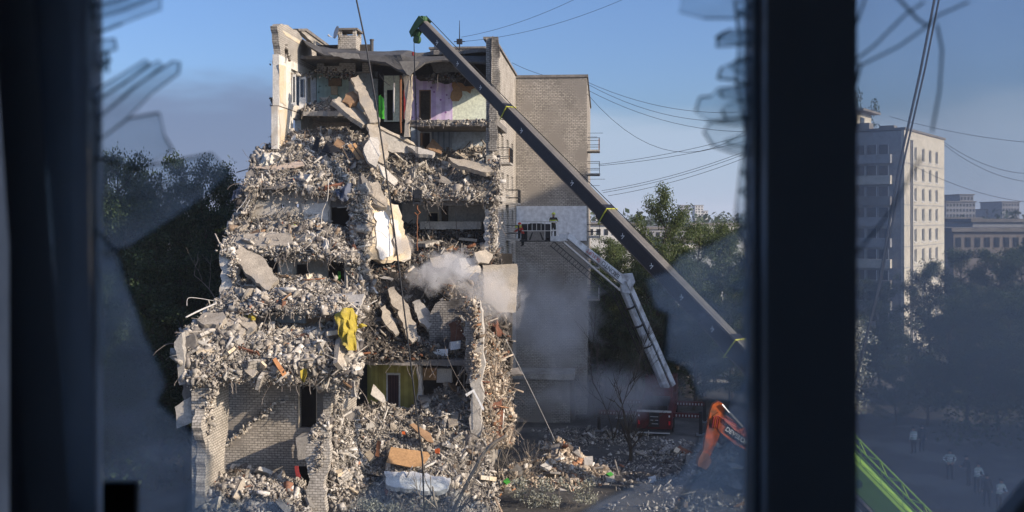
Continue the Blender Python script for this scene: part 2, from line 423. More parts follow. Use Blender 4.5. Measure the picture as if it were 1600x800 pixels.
M['rebar'] = plain('rebar_steel', (0.22, 0.19, 0.165), 0.75)
M['pale_metal'] = plain('pale_metal', (0.55, 0.53, 0.50), 0.5, 0.2)
M['darkmetal'] = plain('dark_metal', (0.035, 0.036, 0.04), 0.5, 0.4)
M['steel'] = plain('steel', (0.45, 0.46, 0.47), 0.35, 0.7)
M['blackp'] = plain('black_plastic', (0.02, 0.02, 0.022), 0.5)
M['yellow'] = mottled('yellow_cloth', (0.50, 0.39, 0.06), 0.6, 3.0, bs=0.2, stain=(0.36, 0.28, 0.07))
M['bluecloth'] = plain('blue_grey_cloth', (0.12, 0.135, 0.18), 0.85)
M['mattress'] = mottled('mattress_ticking', (0.62, 0.58, 0.50), 0.85, 2.5, bs=0.3)
M['redbrown'] = mottled('red_brown_debris', (0.22, 0.10, 0.065), 0.6, 2.0)
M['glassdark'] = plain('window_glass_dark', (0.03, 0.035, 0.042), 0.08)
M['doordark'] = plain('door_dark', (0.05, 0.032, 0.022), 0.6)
M['boom'] = mottled('boom_graphite', (0.030, 0.030, 0.036), 0.8, 1.5, rough=0.38, bs=0.05)
M['boomsun'] = mottled('boom_top_painted_sun', (0.19, 0.175, 0.155), 0.75, 1.5, rough=0.5, bs=0.05)  # lighter than the boom: sun on its top face put into the colour
M['lime'] = plain('lime_paint', (0.24, 0.42, 0.045), 0.4)
M['cgreen'] = plain('crane_green', (0.05, 0.12, 0.045), 0.6)
M['strap'] = plain('strap_yellow', (0.55, 0.55, 0.08), 0.7)
M['exc'] = mottled('excavator_orange', (0.56, 0.12, 0.028), 0.6, 2.5, rough=0.45, bs=0.05, stain=(0.16, 0.06, 0.03))
M['fire'] = plain('fire_red', (0.085, 0.010, 0.012), 0.5)
M['firelamp'] = plain('tail_lamp_red', (0.75, 0.03, 0.03), 0.3)
M['liftw'] = mottled('lift_white', (0.60, 0.62, 0.64), 0.8, 2.2, rough=0.4, bs=0.05, stain=(0.28, 0.28, 0.28))
M['skin'] = plain('skin', (0.45, 0.27, 0.19), 0.6)
M['turnout'] = plain('turnout_coat', (0.035, 0.034, 0.03), 0.8)
M['hivis'] = plain('hi_vis_yellow', (0.50, 0.60, 0.08), 0.6)
M['vest'] = mottled('pale_vest', (0.45, 0.52, 0.46), 0.8, 4.0, bs=0.1)
M['navy'] = plain('navy_trousers', (0.03, 0.035, 0.05), 0.8)
M['redsuit'] = plain('red_jacket', (0.6, 0.06, 0.04), 0.7)
M['rubber'] = plain('rubber', (0.015, 0.015, 0.016), 0.9)
M['bark'] = mottled('bark', (0.085, 0.07, 0.055), 0.6, 3.0)
M['twig'] = mottled('dusty_twig', (0.30, 0.26, 0.21), 0.7, 3.0)
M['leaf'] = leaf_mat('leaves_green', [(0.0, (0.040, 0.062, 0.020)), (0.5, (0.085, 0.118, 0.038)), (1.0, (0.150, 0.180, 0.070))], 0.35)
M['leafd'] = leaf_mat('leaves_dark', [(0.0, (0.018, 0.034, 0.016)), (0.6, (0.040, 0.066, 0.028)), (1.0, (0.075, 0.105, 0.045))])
M['leafg'] = leaf_mat('leaves_dusty', [(0.0, (0.14, 0.14, 0.10)), (0.6, (0.28, 0.28, 0.22)), (1.0, (0.42, 0.42, 0.36))], 0.1)
M['ground'] = mottled('dirt_ground', (0.105, 0.098, 0.088), 0.55, 0.35, bs=1.0, stain=(0.14, 0.13, 0.115))
RUB = [(0.0, (0.40, 0.365, 0.315)), (0.22, (0.31, 0.285, 0.25)), (0.40, (0.48, 0.44, 0.385)), (0.54, (0.23, 0.21, 0.19)), (0.66, (0.58, 0.545, 0.49)), (0.74, (0.43, 0.385, 0.33)),
       (0.82, (0.14, 0.125, 0.115)), (0.91, (0.68, 0.65, 0.60)), (0.945, (0.27, 0.205, 0.15)), (0.965, (0.08, 0.07, 0.065)), (0.987, (0.30, 0.15, 0.095)), (0.993, (0.24, 0.28, 0.33))]
M['rub'] = pieces_mat('rubble_pieces', RUB)
RUBW = [(0.0, (0.46, 0.385, 0.30)), (0.2, (0.36, 0.29, 0.22)), (0.38, (0.54, 0.46, 0.36)), (0.55, (0.28, 0.225, 0.17)), (0.68, (0.60, 0.53, 0.44)), (0.78, (0.20, 0.155, 0.115)),
        (0.87, (0.38, 0.20, 0.11)), (0.93, (0.66, 0.62, 0.55)), (0.96, (0.10, 0.08, 0.065))]
M['rubw'] = pieces_mat('rubble_pieces_warm', RUBW)
RUBD = [(0.0, (0.10, 0.088, 0.075)), (0.25, (0.16, 0.14, 0.12)), (0.5, (0.06, 0.052, 0.046)), (0.68, (0.25, 0.22, 0.185)), (0.82, (0.36, 0.32, 0.27)), (0.91, (0.20, 0.09, 0.05)), (0.96, (0.48, 0.45, 0.40))]
M['rubd'] = pieces_mat('rubble_pieces_burnt', RUBD)
M['frame'] = plain('window_frame_dark', (0.42, 0.43, 0.45), 0.5)
M['bead'] = plain('bead_grey', (0.30, 0.33, 0.37), 0.5)
M['roomwall'] = mottled('room_wall', (0.66, 0.64, 0.60), 0.8, 1.0, bs=0.1)
M['pane'] = glass_mat('dusty_pane', 0.24, scale=3.0, lo=0.8, tint=(0.98, 0.99, 1.0))
M['shard'] = glass_mat('dusty_shard', 0.24, scale=9.0, lo=0.45, streak=(1, 1, 3.0))
M['shardc'] = glass_mat('clear_shard', 0.17, scale=11.0, lo=0.25, streak=(1.0, 1, 2.2))
M['glassedge'] = plain('glass_edge', (0.10, 0.16, 0.18), 0.2)
M['curtain'] = mottled('curtain', (0.05, 0.055, 0.065), 0.8, 2.0, bs=0.1)
# ------------------------------------------------------------------ setting: ground and the room with the broken window
def grid_ground():
    xs = np.concatenate([np.linspace(-2500, -80, 14)[:-1], np.linspace(-80, 100, 121), np.linspace(100, 2500, 14)[1:]])
    ys = np.concatenate([np.linspace(-60, 40, 9)[:-1], np.linspace(40, 110, 71), np.linspace(110, 4000, 16)[1:]])
    X, Y = np.meshgrid(xs, ys)
    Z = np.zeros_like(X)
    for i in range(X.shape[0]):
        for j in range(X.shape[1]):
            if 40 < Y[i, j] < 110 and -80 < X[i, j] < 100:
                Z[i, j] = 0.22*mnoise.noise(Vector((X[i, j]*0.25, Y[i, j]*0.25, 0)))+0.08*mnoise.noise(Vector((X[i, j], Y[i, j], 3)))
    V = np.stack([X.ravel(), Y.ravel(), Z.ravel()], 1)
    nx = len(xs); F = []
    for i in range(len(ys)-1):
        for j in range(nx-1):
            a = i*nx+j; F.append((a, a+1, a+nx+1, a+nx))
    o = fast('ground', V, F, M['ground'], (0, 0, 0)); o['kind'] = 'structure'
    o['label'] = 'bare dark dirt yard around the ruined block'
grid_ground()

WY = 1.0                     # the window stands one metre in front of the viewer
room = empty('room', (0, 0, EYE-1.5), 'dark room behind the broken window', None, None, 'structure')
zf, zc = EYE-1.5, EYE+1.25
MB().box((-2.4, -3.6, zf-0.15), (2.8, 1.3, zf)).build('floor', M['roomwall'], room)
MB().box((-2.4, -3.6, zc), (2.8, 1.3, zc+0.15)).build('ceiling', M['roomwall'], room)
MB().holed((-2.55, 0, 0), Vector((0, 1, 0)), ZV, Vector((.15, 0, 0)), (-3.6, 1.3, zf, zc), [(-2.9, -1.1, zf+.8, zc-.3)]).build('wall', M['roomwall'], room)  # unseen side opening, added to let skylight onto the inner window frame
MB().box((2.8, -3.6, zf), (2.95, 1.3, zc)).build('wall', M['roomwall'], room)
MB().box((-2.4, -3.75, zf), (2.8, -3.6, zc)).build('wall', M['roomwall'], room)
MB().holed((0, 0.93, 0), Vector((1, 0, 0)), ZV, Vector((0, 0.37, 0)), (-2.4, 2.8, zf, zc), [(-0.62, 1.55, zf+0.85, zc-0.12)]).build('wall', M['roomwall'], room)
MB().box((-0.66, 0.80, zf+0.81), (1.59, 1.34, zf+0.85)).build('window_sill', M['roomwall'], room)

def X1(px, Y=WY): return (px-800)/1600*Y
def Z1(py, Y=WY): return EYE+(340-py)/1600*Y
zb, zt = zf+0.86, zc-0.13
win = empty('window', (0, WY, zb), 'dark window frame with a smashed pane around the view of the ruin', 'window')
# fixed frame: mullion, head, bottom rail, jambs, each with a stepped bead
MB().box((X1(1186), WY-0.03, zb), (X1(1323), WY+0.05, zt)).build('mullion', M['frame'], win)
MB().box((X1(1176), WY-0.005, zb), (X1(1188), WY+0.035, zt)).build('glazing_bead', M['bead'], win)
MB().box((-0.60, WY-0.03, zt), (1.53, WY+0.05, zt+0.06)).build('head_rail', M['frame'], win)
MB().box((-0.60, WY-0.03, zb-0.005), (1.53, WY+0.05, zb+0.07)).build('bottom_rail', M['frame'], win)
MB().box((X1(30), WY-0.02, zb), (X1(128), WY+0.05, zt)).build('jamb', M['frame'], win)
MB().box((X1(126), WY-0.002, zb), (X1(141), WY+0.03, zt)).build('glazing_bead', M['bead'], win)
MB().box((1.42, WY-0.03, zb), (1.53, WY+0.05, zt)).build('jamb', M['frame'], win)
def shard(pts, mat, label=None, Y=WY+0.012, th=0.004, name='glass_shard'):
    P = [Vector((X1(x, Y), Y, Z1(y, Y))) for x, y in pts]
    m = MB().prism(P, (0, th, 0)); nf = len(m.f)
    for a, b in zip(P, P[1:]+P[:1]):          # thick dark rim of the broken edge
        if max(a.z, b.z) > Z1(-30) or min(a.x, b.x) > X1(1185) or max(a.x, b.x) < X1(130): continue
        e = Vector((0, th/2, 0)); r_ = 0.0009*R.uniform(.4, 1.5); m.tube([a+e, b+e], r_, 5)
    o = m.build(name, [mat, M['glassedge']], win)
    for i, p in enumerate(o.data.polygons):
        if i >= nf or abs(p.normal.y) < 0.5: p.material_index = 1
    if label: o['label'] = label
    return o
shard([(128, -40), (250, -40), (250, 14), (190, 36), (128, 60)], M['shardc'])
shard([(128, 66), (178, 60), (181, 76), (160, 84), (128, 92)], M['shardc'])
shard([(160, 82), (168, 80), (168, 112), (161, 112)], M['shardc'])
shard([(128, 152), (180, 122), (226, 93), (233, 98), (190, 132), (128, 174)], M['shardc'], Y=WY+0.008)
shard([(128, 172), (190, 130), (246, 94), (254, 101), (200, 145), (128, 204)], M['shardc'], Y=WY+0.016)
shard([(128, 206), (200, 142), (270, 95), (280, 97), (278, 114), (240, 142), (196, 186), (128, 238)], M['shardc'], Y=WY+0.022)
shard([(128, 14), (190, -2), (240, -20), (244, -6), (190, 16), (128, 34)], M['shardc'], Y=WY+0.008)
shard([(128, 112), (150, 100), (172, 92), (168, 98), (128, 126)], M['shardc'], Y=WY+0.02)
shard([(128, 238), (200, 185), (248, 176), (256, 212), (270, 236), (215, 265), (128, 240)], M['shardc'], Y=WY+0.02)
shard([(128, 240), (215, 262), (330, 240), (360, 270), (300, 320), (200, 385), (128, 400)], M['shardc'], Y=WY+0.016)
shard([(128, 330), (150, 360), (186, 400), (200, 450), (228, 530), (258, 600), (244, 630), (300, 680), (330, 715), (326, 755), (420, 830), (128, 830)], M['shard'])
shard([(128, 395), (176, 405), (196, 470), (128, 640)], M['shardc'], Y=WY+0.024)
shard([(280, 830), (300, 770), (350, 788), (395, 775), (450, 782), (480, 830)], M['shard'], Y=WY+0.02)
shard([(520, 830), (560, 772), (600, 742), (690, 752), (760, 790), (790, 830)], M['shardc'], Y=WY+0.014)
shard([(860, 830), (940, 780), (1000, 752), (1060, 742), (1110, 660), (1125, 700), (1190, 650), (1190, 830)], M['shard'], Y=WY+0.03)
shard([(1190, -40), (1190, 22), (1152, 28), (1100, 28), (1062, 18), (1072, -40)], M['shardc'])
shard([(1190, 45), (1190, 75), (1158, 70), (1120, 72), (1124, 54), (1142, 46)], M['shardc'])
shard([(1190, 90), (1190, 135), (1150, 125), (1122, 122), (1128, 105), (1146, 98)], M['shardc'])
shard([(1190, 130), (1190, 200), (1152, 195), (1105, 188), (1087, 174), (1094, 152), (1112, 150), (1122, 138)], M['shardc'], Y=WY+0.02)
shard([(1190, 180), (1190, 245), (1145, 238), (1115, 228), (1100, 205), (1112, 190)], M['shardc'])
shard([(1190, 0), (1190, 640), (1172, 640), (1160, 520), (1166, 400), (1150, 330), (1158, 260), (1166, 210), (1150, 120), (1156, 60), (1148, 0)], M['shard'], Y=WY+0.026)
shard([(1190, 340), (1190, 648), (1150, 630), (1092, 622), (1078, 580), (1068, 570), (1040, 560), (1044, 490), (1025, 482), (1010, 436), (1042, 425), (1062, 398), (1110, 382)], M['shard'])
shard([(1190, 560), (1190, 830), (1040, 830), (1070, 770), (1100, 720), (1118, 690), (1130, 650), (1160, 600)], M['shard'], Y=WY+0.02)
tag(MB().box((X1(163), WY-.004, Z1(812)), (X1(214), WY+.006, Z1(752))).build('handle_plate', M['blackp'], win))
MB().beam(Vector((X1(1545), WY-.01, Z1(830))), Vector((X1(1625), WY-.01, Z1(735))), .012, .022, up=Vector((0, 1, 0))).build('frame_splinter', M['frame'], win)
for k in range(16):           # fringe of splinters left in the right edge of the opening
    y0 = 30+k*38+R.uniform(-12, 12); x0 = 1164-R.uniform(6, 34)*(1.5 if y0 < 260 else .55); hh = R.uniform(12, 34)
    shard([(1190, y0-hh), (1172, y0-hh*R.uniform(.6, 1)), (x0+R.uniform(8, 16), y0-hh*R.uniform(.2, .5)), (x0, y0), (x0+R.uniform(3, 12), y0+hh*R.uniform(.2, .5)), (1172, y0+hh*R.uniform(.4, .9)), (1190, y0+hh)], M['shardc'] if k % 3 else M['shard'], Y=WY+.006+.0015*k)
# right-hand pane: whole but cracked and dusty
pane = MB().box((X1(1318), WY+0.012, zb+0.05), (1.44, WY+0.016, zt+0.01)).build('pane', M['pane'], win)
pane['label'] = 'cracked dusty pane to the right of the mullion'
def crack(pts, w0=0.0022):
    P = [Vector((X1(x), WY+0.009, Z1(y))) for x, y in pts]
    m = MB()
    for a, b in zip(P[:-1], P[1:]): m.beam(a, b, 0.002, w0, up=Vector((0, 1, 0)))
    return m.build('crack', M['glassedge'], pane)
crack([(1405, -10), (1440, 28), (1455, 38)], 0.0023); crack([(1455, 38), (1470, 22), (1520, 0)], 0.0020)
crack([(1455, 38), (1410, 70), (1350, 100)], 0.0016); crack([(1470, 35), (1478, 75), (1474, 140), (1462, 205)], 0.0014)
crack([(1325, 70), (1345, 30), (1358, -10)], 0.0014); crack([(1325, 95), (1350, 98), (1342, 130)], 0.0026)
crack([(1348, 170), (1335, 245), (1340, 250), (1326, 300)], 0.0023); crack([(1330, 100), (1370, 70), (1420, 20), (1450, 0)], 0.0013)
crack([(1325, 415), (1365, 370), (1400, 325), (1430, 270), (1445, 245)], 0.0018)
# loose sash hanging on the left with its film of dust, and the curtain beside it
sash = empty('loose_casement', (X1(60), WY-0.06, zb), 'dark tilted casement hanging loose at the left edge', 'casement')
m = MB().hexa([Vector((X1(45, .93), .93, Z1(830, .93))), Vector((X1(112, .93), .93, Z1(830, .93))), Vector((X1(112, .96), .96, Z1(830, .96))), Vector((X1(45, .96), .96, Z1(830, .96))),
               Vector((X1(-15, .93), .93, Z1(-40, .93))), Vector((X1(50, .93), .93, Z1(-40, .93))), Vector((X1(50, .96), .96, Z1(-40, .96))), Vector((X1(-15, .96), .96, Z1(-40, .96)))])
m.build('stile', M['frame'], sash)
Pg = [Vector((X1(x, .95), .95, Z1(y, .95))) for x, y in [(50, -40), (135, -40), (140, 420), (150, 830), (112, 830)]]
MB().prism(Pg, (0, .004, 0)).build('pane', glass_mat('sash_film', 0.30, scale=5.0, lo=0.6, streak=(1, 1, 0.4), tint=(0.45, 0.5, 0.55)), sash)
m = MB(); cw = []
for k in range(9):
    cw.append((-0.74+0.03*k, 0.86+0.018*math.sin(k*2.1)))
for k in range(8):
    (a, b), (c, d) = cw[k], cw[k+1]
    m.hexa([(a, b, zf+.05), (c, d, zf+.05), (c, d+.006, zf+.05), (a, b+.006, zf+.05), (a, b, zc-.02), (c, d, zc-.02), (c, d+.006, zc-.02), (a, b+.006, zc-.02)])
tag(m.build('curtain', M['curtain']), 'black curtain at the far left edge of the window', 'curtain')
# ------------------------------------------------------------------ the ruined apartment block
ruin = empty('ruined_apartment_block', L(-6.7, 6, 0), 'collapsed apartment block of pale brick, cut open floor by floor', 'ruined building')
def W(name, x0, x1, y0, y1, v, mat, th=0.2, holes=(), parent=None):
    cx = (x0+x1)/2
    U = lambda px: uvz(onv(px, 340, v))[0]
    Z = lambda py: onv(cx, py, v).z
    return MB().holed(L(0, v, 0), NV, ZV, DV*th, (U(x0), U(x1), Z(y1), Z(y0)), [(U(a), U(b), Z(d), Z(c)) for a, b, c, d in holes]).build(name, mat, parent or ruin)
def WJ(name, pts, v, mat, th=0.25, amp=0.08, skip=(), parent=None):
    P = [onv(x, y, v) for x, y in pts]
    return MB().prism(jag(P, amp, 0.22, skip), DV*th, 0.02).build(name, mat, parent or ruin)
def UJ(name, pts, u, mat, th=0.35, amp=0.08, skip=(), parent=None):
    P = [onu(x, y, u) for x, y in pts]
    return MB().prism(jag(P, amp, 0.22, skip), NV*(-th), 0.02).build(name, mat, parent or ruin)
def OJ(name, pts, mat, th=0.3, amp=0.1, parent=None):
    P = [onv(*q) for q in pts]
    return MB().prism(jag(P, amp, .22), (DV*.5-NV*.85)*th, .02).build(name, mat, parent or ruin)
def SL(name, x0, x1, y0, y1, v0, v1, mat, parent=None, amp=0.09):
    a = onv((x0+x1)/2, y0, v0); b = onv((x0+x1)/2, y1, v0)
    u0 = uvz(onv(x0, 340, v0))[0]; u1 = uvz(onv(x1, 340, v0))[0]
    P = [L(u0, v0, a.z), L(u1, v0, a.z), L(u1, v1, a.z), L(u0, v1, a.z)]
    return MB().prism(jag(P, amp, 0.3, (1, 2, 3)), (0, 0, b.z-a.z), 0.03).build(name, mat, parent or ruin)

FZ = [1.4+2.5*k for k in range(9)]          # storey floors
# standing rear of the block
MB().lbox(-13.0, -0.45, 9.0, 40, 0, 25.6).build('rear_core', M['conc_d'], ruin)
hol = []
for k, z in enumerate(FZ):
    for a in (1.7, 5.6, 9.4, 13.2):
        if a < 4 and k in (8,): continue
        hol.append((a, a+1.5, z+0.75, z+2.05))
hol2 = [h for h in hol if not (h[0] < 4 and h[2] > 17)]+[(0.5, 4.8, 21.75, 25.1), (0.9, 3.9, 19.2, 21.0)]
fac = MB().holed(L(0, 0, 0), DV, ZV, NV*-0.4, (0.0, 17.0, 0.0, 26.45), hol2).build('facade_wall', M['brickw'], ruin)
MB().lbox(-0.5, -0.004, 17.0, 40, 0, 26.4).build('facade_wall', M['brickw'], ruin)
wf = MB().holed((0, 0, 0), DV, ZV, NV*-0.08, (0, 1.5, 0, 1.3), [(0.08, 0.7, 0.08, 1.22), (0.8, 1.42, 0.08, 1.22)])
wmesh = None
for (a, b, c, d) in [h for h in hol if not (h[0] < 4 and h[2] > 17)]:
    if wmesh is None:
        w0 = wf.build('window', M['white'], ruin); wmesh = w0.data
        wmesh.transform(Matrix.Translation(wloc(ruin))); ob = w0
        pm = MB().add([DV*0.05, DV*1.45, DV*1.45+ZV*1.28, DV*0.05+ZV*1.28], [(0, 1, 2, 3)])
        pmesh = bpy.data.meshes.new('pane'); pmesh.from_pydata([tuple(Vector(q)+NV*-0.05) for q in pm.v], [], pm.f); pmesh.materials.append(M['glassdark'])
    else: ob = link(bpy.data.objects.new('window', wmesh), ruin)
    ob.location = L(-0.22, a, c)-wloc(ruin)
    link(bpy.data.objects.new('pane', pmesh), ob)
# balconies on the facade
def balcony(o, dv, dn, parent, ln=2.2, dp=0.9, rail=True, mat=None):
    m = MB()
    def P(a, n, z): return Vector(o)+dv*a+dn*n+ZV*z
    m.hexa([P(0, 0, 0), P(ln, 0, 0), P(ln, dp, 0), P(0, dp, 0), P(0, 0, .12), P(ln, 0, .12), P(ln, dp, .12), P(0, dp, .12)])
    b = m.build('balcony', M['conc'], parent)
    r = MB()
    for k in range(9):
        r.beam(P(ln*k/8, dp-.03, .12), P(ln*k/8, dp-.03, 1.05), .03, .03)
    for z in (.5, 1.05): r.beam(P(0, dp-.03, z), P(ln, dp-.03, z), .04, .04)
    for a in (0, ln):
        for z in (.5, 1.05): r.beam(P(a, 0, z), P(a, dp, z), .04, .04)
    r.build('railing', M['darkmetal'], b)
    if mat: MB().hexa([P(0.05, dp-.10, .14), P(ln-.05, dp-.10, .14), P(ln-.05, dp-.06, .14), P(0.05, dp-.06, .14), P(0.05, dp-.10, 1.0), P(ln-.05, dp-.10, 1.0), P(ln-.05, dp-.06, 1.0), P(.05, dp-.06, 1.0)]).build('panel', mat, b)
for k in (5, 6, 7): balcony(L(0, 2.2 if k == 7 else 8.5, FZ[k]-.1), DV, NV, ruin, mat=M['wood'] if k == 7 else None)
balcony(L(0, 8.5, FZ[3]), DV, NV, ruin); balcony(L(0, 3, FZ[4]), DV, NV, ruin)
MB().lbox(-0.62, 0.12, 0.35, 17.1, 26.45, 26.6).build('parapet_coping', M['conc_d'], ruin)
UJ('broken_wall', [(769, 58), (779, 62), (781, 130), (768, 128)], 0.02, M['bricks'], 0.02)
# corner pier of the right facade, its torn end towards the viewer
WJ('corner_pier', [(766, 60), (778, 57), (779, 128), (774, 190), (777, 235), (764, 235), (767, 128)], -0.35, M['bricks'], 0.4, 0.07)
WJ('corner_pier', [(757, 306), (772, 312), (776, 388), (768, 398), (756, 388)], -0.35, M['plaster'], 0.4, 0.10)
WJ('corner_pier', [(762, 400), (778, 396), (788, 480), (796, 600), (797, 680), (786, 680), (780, 520)], -0.1, M['brickw'], 0.4, 0.12)

# --- attic and roof
SLr = MB().prism(jag([L(-13.3, 2.5, 25.75), L(-9, 3.2, 25.75), L(-5, 2.2, 25.75), L(-0.5, 1.0, 25.75), L(-0.5, 40, 25.75), L(-13.3, 40, 25.75)], 0.2, 0.4, (3, 4, 5)), (0, 0, 0.22))
SLr.build('roof_slab', M['conc_d'], ruin)
def sheet(name, rows, mat, parent, th=0.06, sub=4, wob=0.06, fr=1.1):
    # sagging felt: rows of (px, py, v) points, smoothed and given a thickness
    G = [[onv(*q) for q in r] for r in rows]; nr, nc = len(G), len(G[0])
    def ev(s, t):
        i = min(int(s), nr-2); j = min(int(t), nc-2); a = s-i; b = t-j
        p = (G[i][j]*(1-a)+G[i+1][j]*a)*(1-b)+(G[i][j+1]*(1-a)+G[i+1][j+1]*a)*b
        f3 = Vector((p.x*fr*1.9, p.y*fr, p.z*fr*.6)) if fr > 2 else p*fr
        return p+Vector((mnoise.noise(f3)*(.6 if fr > 2 else 1), (2.2 if fr > 2 else 1.3)*mnoise.noise(f3+Vector((9, 0, 0))), mnoise.noise(p*fr*1.2+Vector((0, 7, 0)))))*wob
    NS, NT = (nr-1)*sub, (nc-1)*sub
    m = MB(); V = [ev(i*(nr-1)/NS, j*(nc-1)/NT) for i in range(NS+1) for j in range(NT+1)]
    k = NT+1; n = len(V)
    F = [(i*k+j, i*k+j+1, (i+1)*k+j+1, (i+1)*k+j) for i in range(NS) for j in range(NT)]
    V2 = [p+Vector((0, th*0.7, -th)) for p in V]
    F2 = [tuple(n+q for q in f[::-1]) for f in F]
    rim = [j for j in range(k)]+[i*k+NT for i in range(1, NS+1)]+[NS*k+j for j in range(NT-1, -1, -1)]+[i*k for i in range(NS-1, 0, -1)]
    F3 = [(rim[(a+1) % len(rim)], rim[a], n+rim[a], n+rim[(a+1) % len(rim)]) for a in range(len(rim))]
    return m.add(V+V2, F+F2+F3).build(name, mat, parent, smooth=False)
sheet('roofing_felt', [[(470, 60, 5), (500, 73, 5), (530, 77, 4.5), (560, 79, 4.5), (600, 80, 4), (640, 78, 3.5), (655, 83, 3.5), (700, 83, 3.5), (768, 84, 3.0)],
                       [(474, 62, 2.5), (503, 80, 2), (530, 82, 1.5), (562, 83, 1), (600, 87, .8), (626, 86, .3), (650, 92, .6), (700, 88, 1), (766, 88, 1)],
                       [(480, 70, 1.8), (508, 86, 1.2), (535, 87, .8), (565, 93, .3), (602, 97, 0), (638, 117, -.5), (664, 97, .1), (690, 93, .4), (764, 98, .6)]], M['roofing'], ruin, 0.1)
WJ('felt_flap', [(512, 82), (560, 84), (562, 92), (545, 92), (522, 88)], 0.2, M['roofing_l'], 0.06, 0.05)
WJ('felt_flap', [(624, 96), (655, 96), (646, 112), (640, 118), (636, 116), (630, 108)], -0.7, M['roofing_l'], 0.06, 0.03)
WJ('ceiling_fragment', [(672, 99), (700, 97), (722, 104), (716, 113), (680, 113)], 2.4, M['roofing_l'], 0.15, 0.1)
W('attic_wall', 495, 580, 88, 114, 4.6, M['brickw'], 0.25, [(506, 530, 91, 103), (555, 566, 92, 113)])
W('attic_wall', 580, 768, 84, 122, 6.2, M['char'], 0.25)
W('attic_wall', 470, 582, 70, 116, 7.2, M['char'], 0.25)
WJ('attic_beam', [(575, 92), (622, 102), (624, 107), (574, 96)], 0.8, M['roofing_l'], 0.3, 0.03)
# left gable wall of the attic, torn towards the viewer, with the parapet strip running back
UJ('gable_wall', [(433, 41), (441, 37), (449, 39), (468, 52), (474, 62), (486, 68), (494, 80), (495, 114), (478, 106), (455, 96), (440, 95)], -12.9, M['brickw'], 0.42, 0.05)
UJ('parapet_band', [(441, 47), (474, 67), (472, 71), (447, 56)], -12.88, M['cream'], 0.02, 0.02)
UJ('parapet', [(466, 45), (480, 45), (520, 75), (500, 78)], -13.0, M['brickw'], 0.3, 0.02)
UJ('parapet_coping', [(466, 45), (480, 44.5), (520, 74), (516, 75), (478, 48), (467, 48)], -12.9, M['conc_d'], 0.45, 0.0, (0, 1, 2, 3, 4, 5))
# --- left facade of the top storeys, seen from inside
zt9, zb9 = 25.0, 18.6
def uh(px, py): v_, z_ = uvz(onu(px, py, -12.9))[1:]; return v_, z_
def UW(name, x0, x1, y0, y1, u, mat, holes=(), th=0.4):
    def q(px, py): p = uvz(onu(px, py, u)); return p[1], p[2]
    va, z0a = q(x0, y0); vb, _ = q(x1, y0)
    zlo = q((x0+x1)/2, y1)[1]; zhi = q((x0+x1)/2, y0)[1]
    hs = []
    for a, b, c, d in holes:
        h0 = q(a, (c+d)/2)[0]; h1 = q(b, (c+d)/2)[0]; hs.append((h0, h1, q((a+b)/2, d)[1], q((a+b)/2, c)[1]))
    o = MB().holed(L(u, 0, 0), DV, ZV, NV*-th, (va, vb, zlo, zhi), hs).build(name, mat, ruin)
    return o, hs
o, hs = UW('facade_wall_inside', 436, 512, 104, 178, -12.9, M['plaster'], [(455, 480, 113, 166), (487, 494, 120, 160)])
for h in hs[:1]:
    wd = MB().holed(L(-13.1, 0, 0), DV, ZV, NV*-0.08, h, [(h[0]+.12, (h[0]+h[1])/2-.05, h[2]+.12, h[3]-.12), ((h[0]+h[1])/2+.05, h[1]-.1, h[2]+.12, h[3]-.12)]).build('window', M['white'], ruin)
    MB().hexa([L(-13.15, h[0], h[2]), L(-13.14, h[0], h[2]), L(-13.14, h[1], h[2]), L(-13.15, h[1], h[2]), L(-13.15, h[0], h[3]), L(-13.14, h[0], h[3]), L(-13.14, h[1], h[3]), L(-13.15, h[1], h[3])]).build('pane', M['pane'], wd)
    # casement swung open into the room
    c = L(-12.85, h[1], (h[2]+h[3])/2)
    sa = MB().holed(L(-12.85, h[1]-.3, 0), (NV*0.55-DV*0.83).normalized(), ZV, DV*0.05, (0, 1.0, h[2]-.5, h[3]-.1), [(.1, .9, h[2]+.35, h[3]-.2)]).build('casement', M['white'], wd)
W('casement', 467.5, 478, 120, 171, 2.4, M['white'], 0.06, [(469, 476.5, 124, 152)])
W('casement', 456, 462, 116, 165, 1.2, M['white'], 0.06, [(457.3, 460.8, 120, 160)])
o, hs = UW('facade_wall_inside', 434, 505, 178, 240, -12.92, M['plaster'], [(458, 470, 186, 210)])
UJ('plaster_strip', [(436, 100), (447, 104), (447, 165), (438, 160)], -12.87, M['cream'], 0.02, 0.03)
UJ('plaster_strip', [(436, 172), (449, 172), (450, 235), (440, 238)], -12.89, M['cream'], 0.02, 0.04)
# torn end of the left facade: brick stub with hanging render panels
WJ('facade_end', [(428, 96), (441, 94), (443, 130), (438, 175), (442, 236), (425, 237), (424, 190), (427, 150)], -0.6, M['bricks'], 0.4, 0.06)
WJ('render_panel', [(433, 110), (440, 114), (439, 140), (432, 141)], -0.75, M['white'], 0.06, 0.01)
WJ('render_panel', [(430, 190), (441, 190), (441, 215), (431, 214)], -0.75, M['white'], 0.06, 0.01)
WJ('render_panel', [(424, 178), (429, 178), (430, 234), (424, 234)], -0.78, M['conc'], 0.06, 0.01)
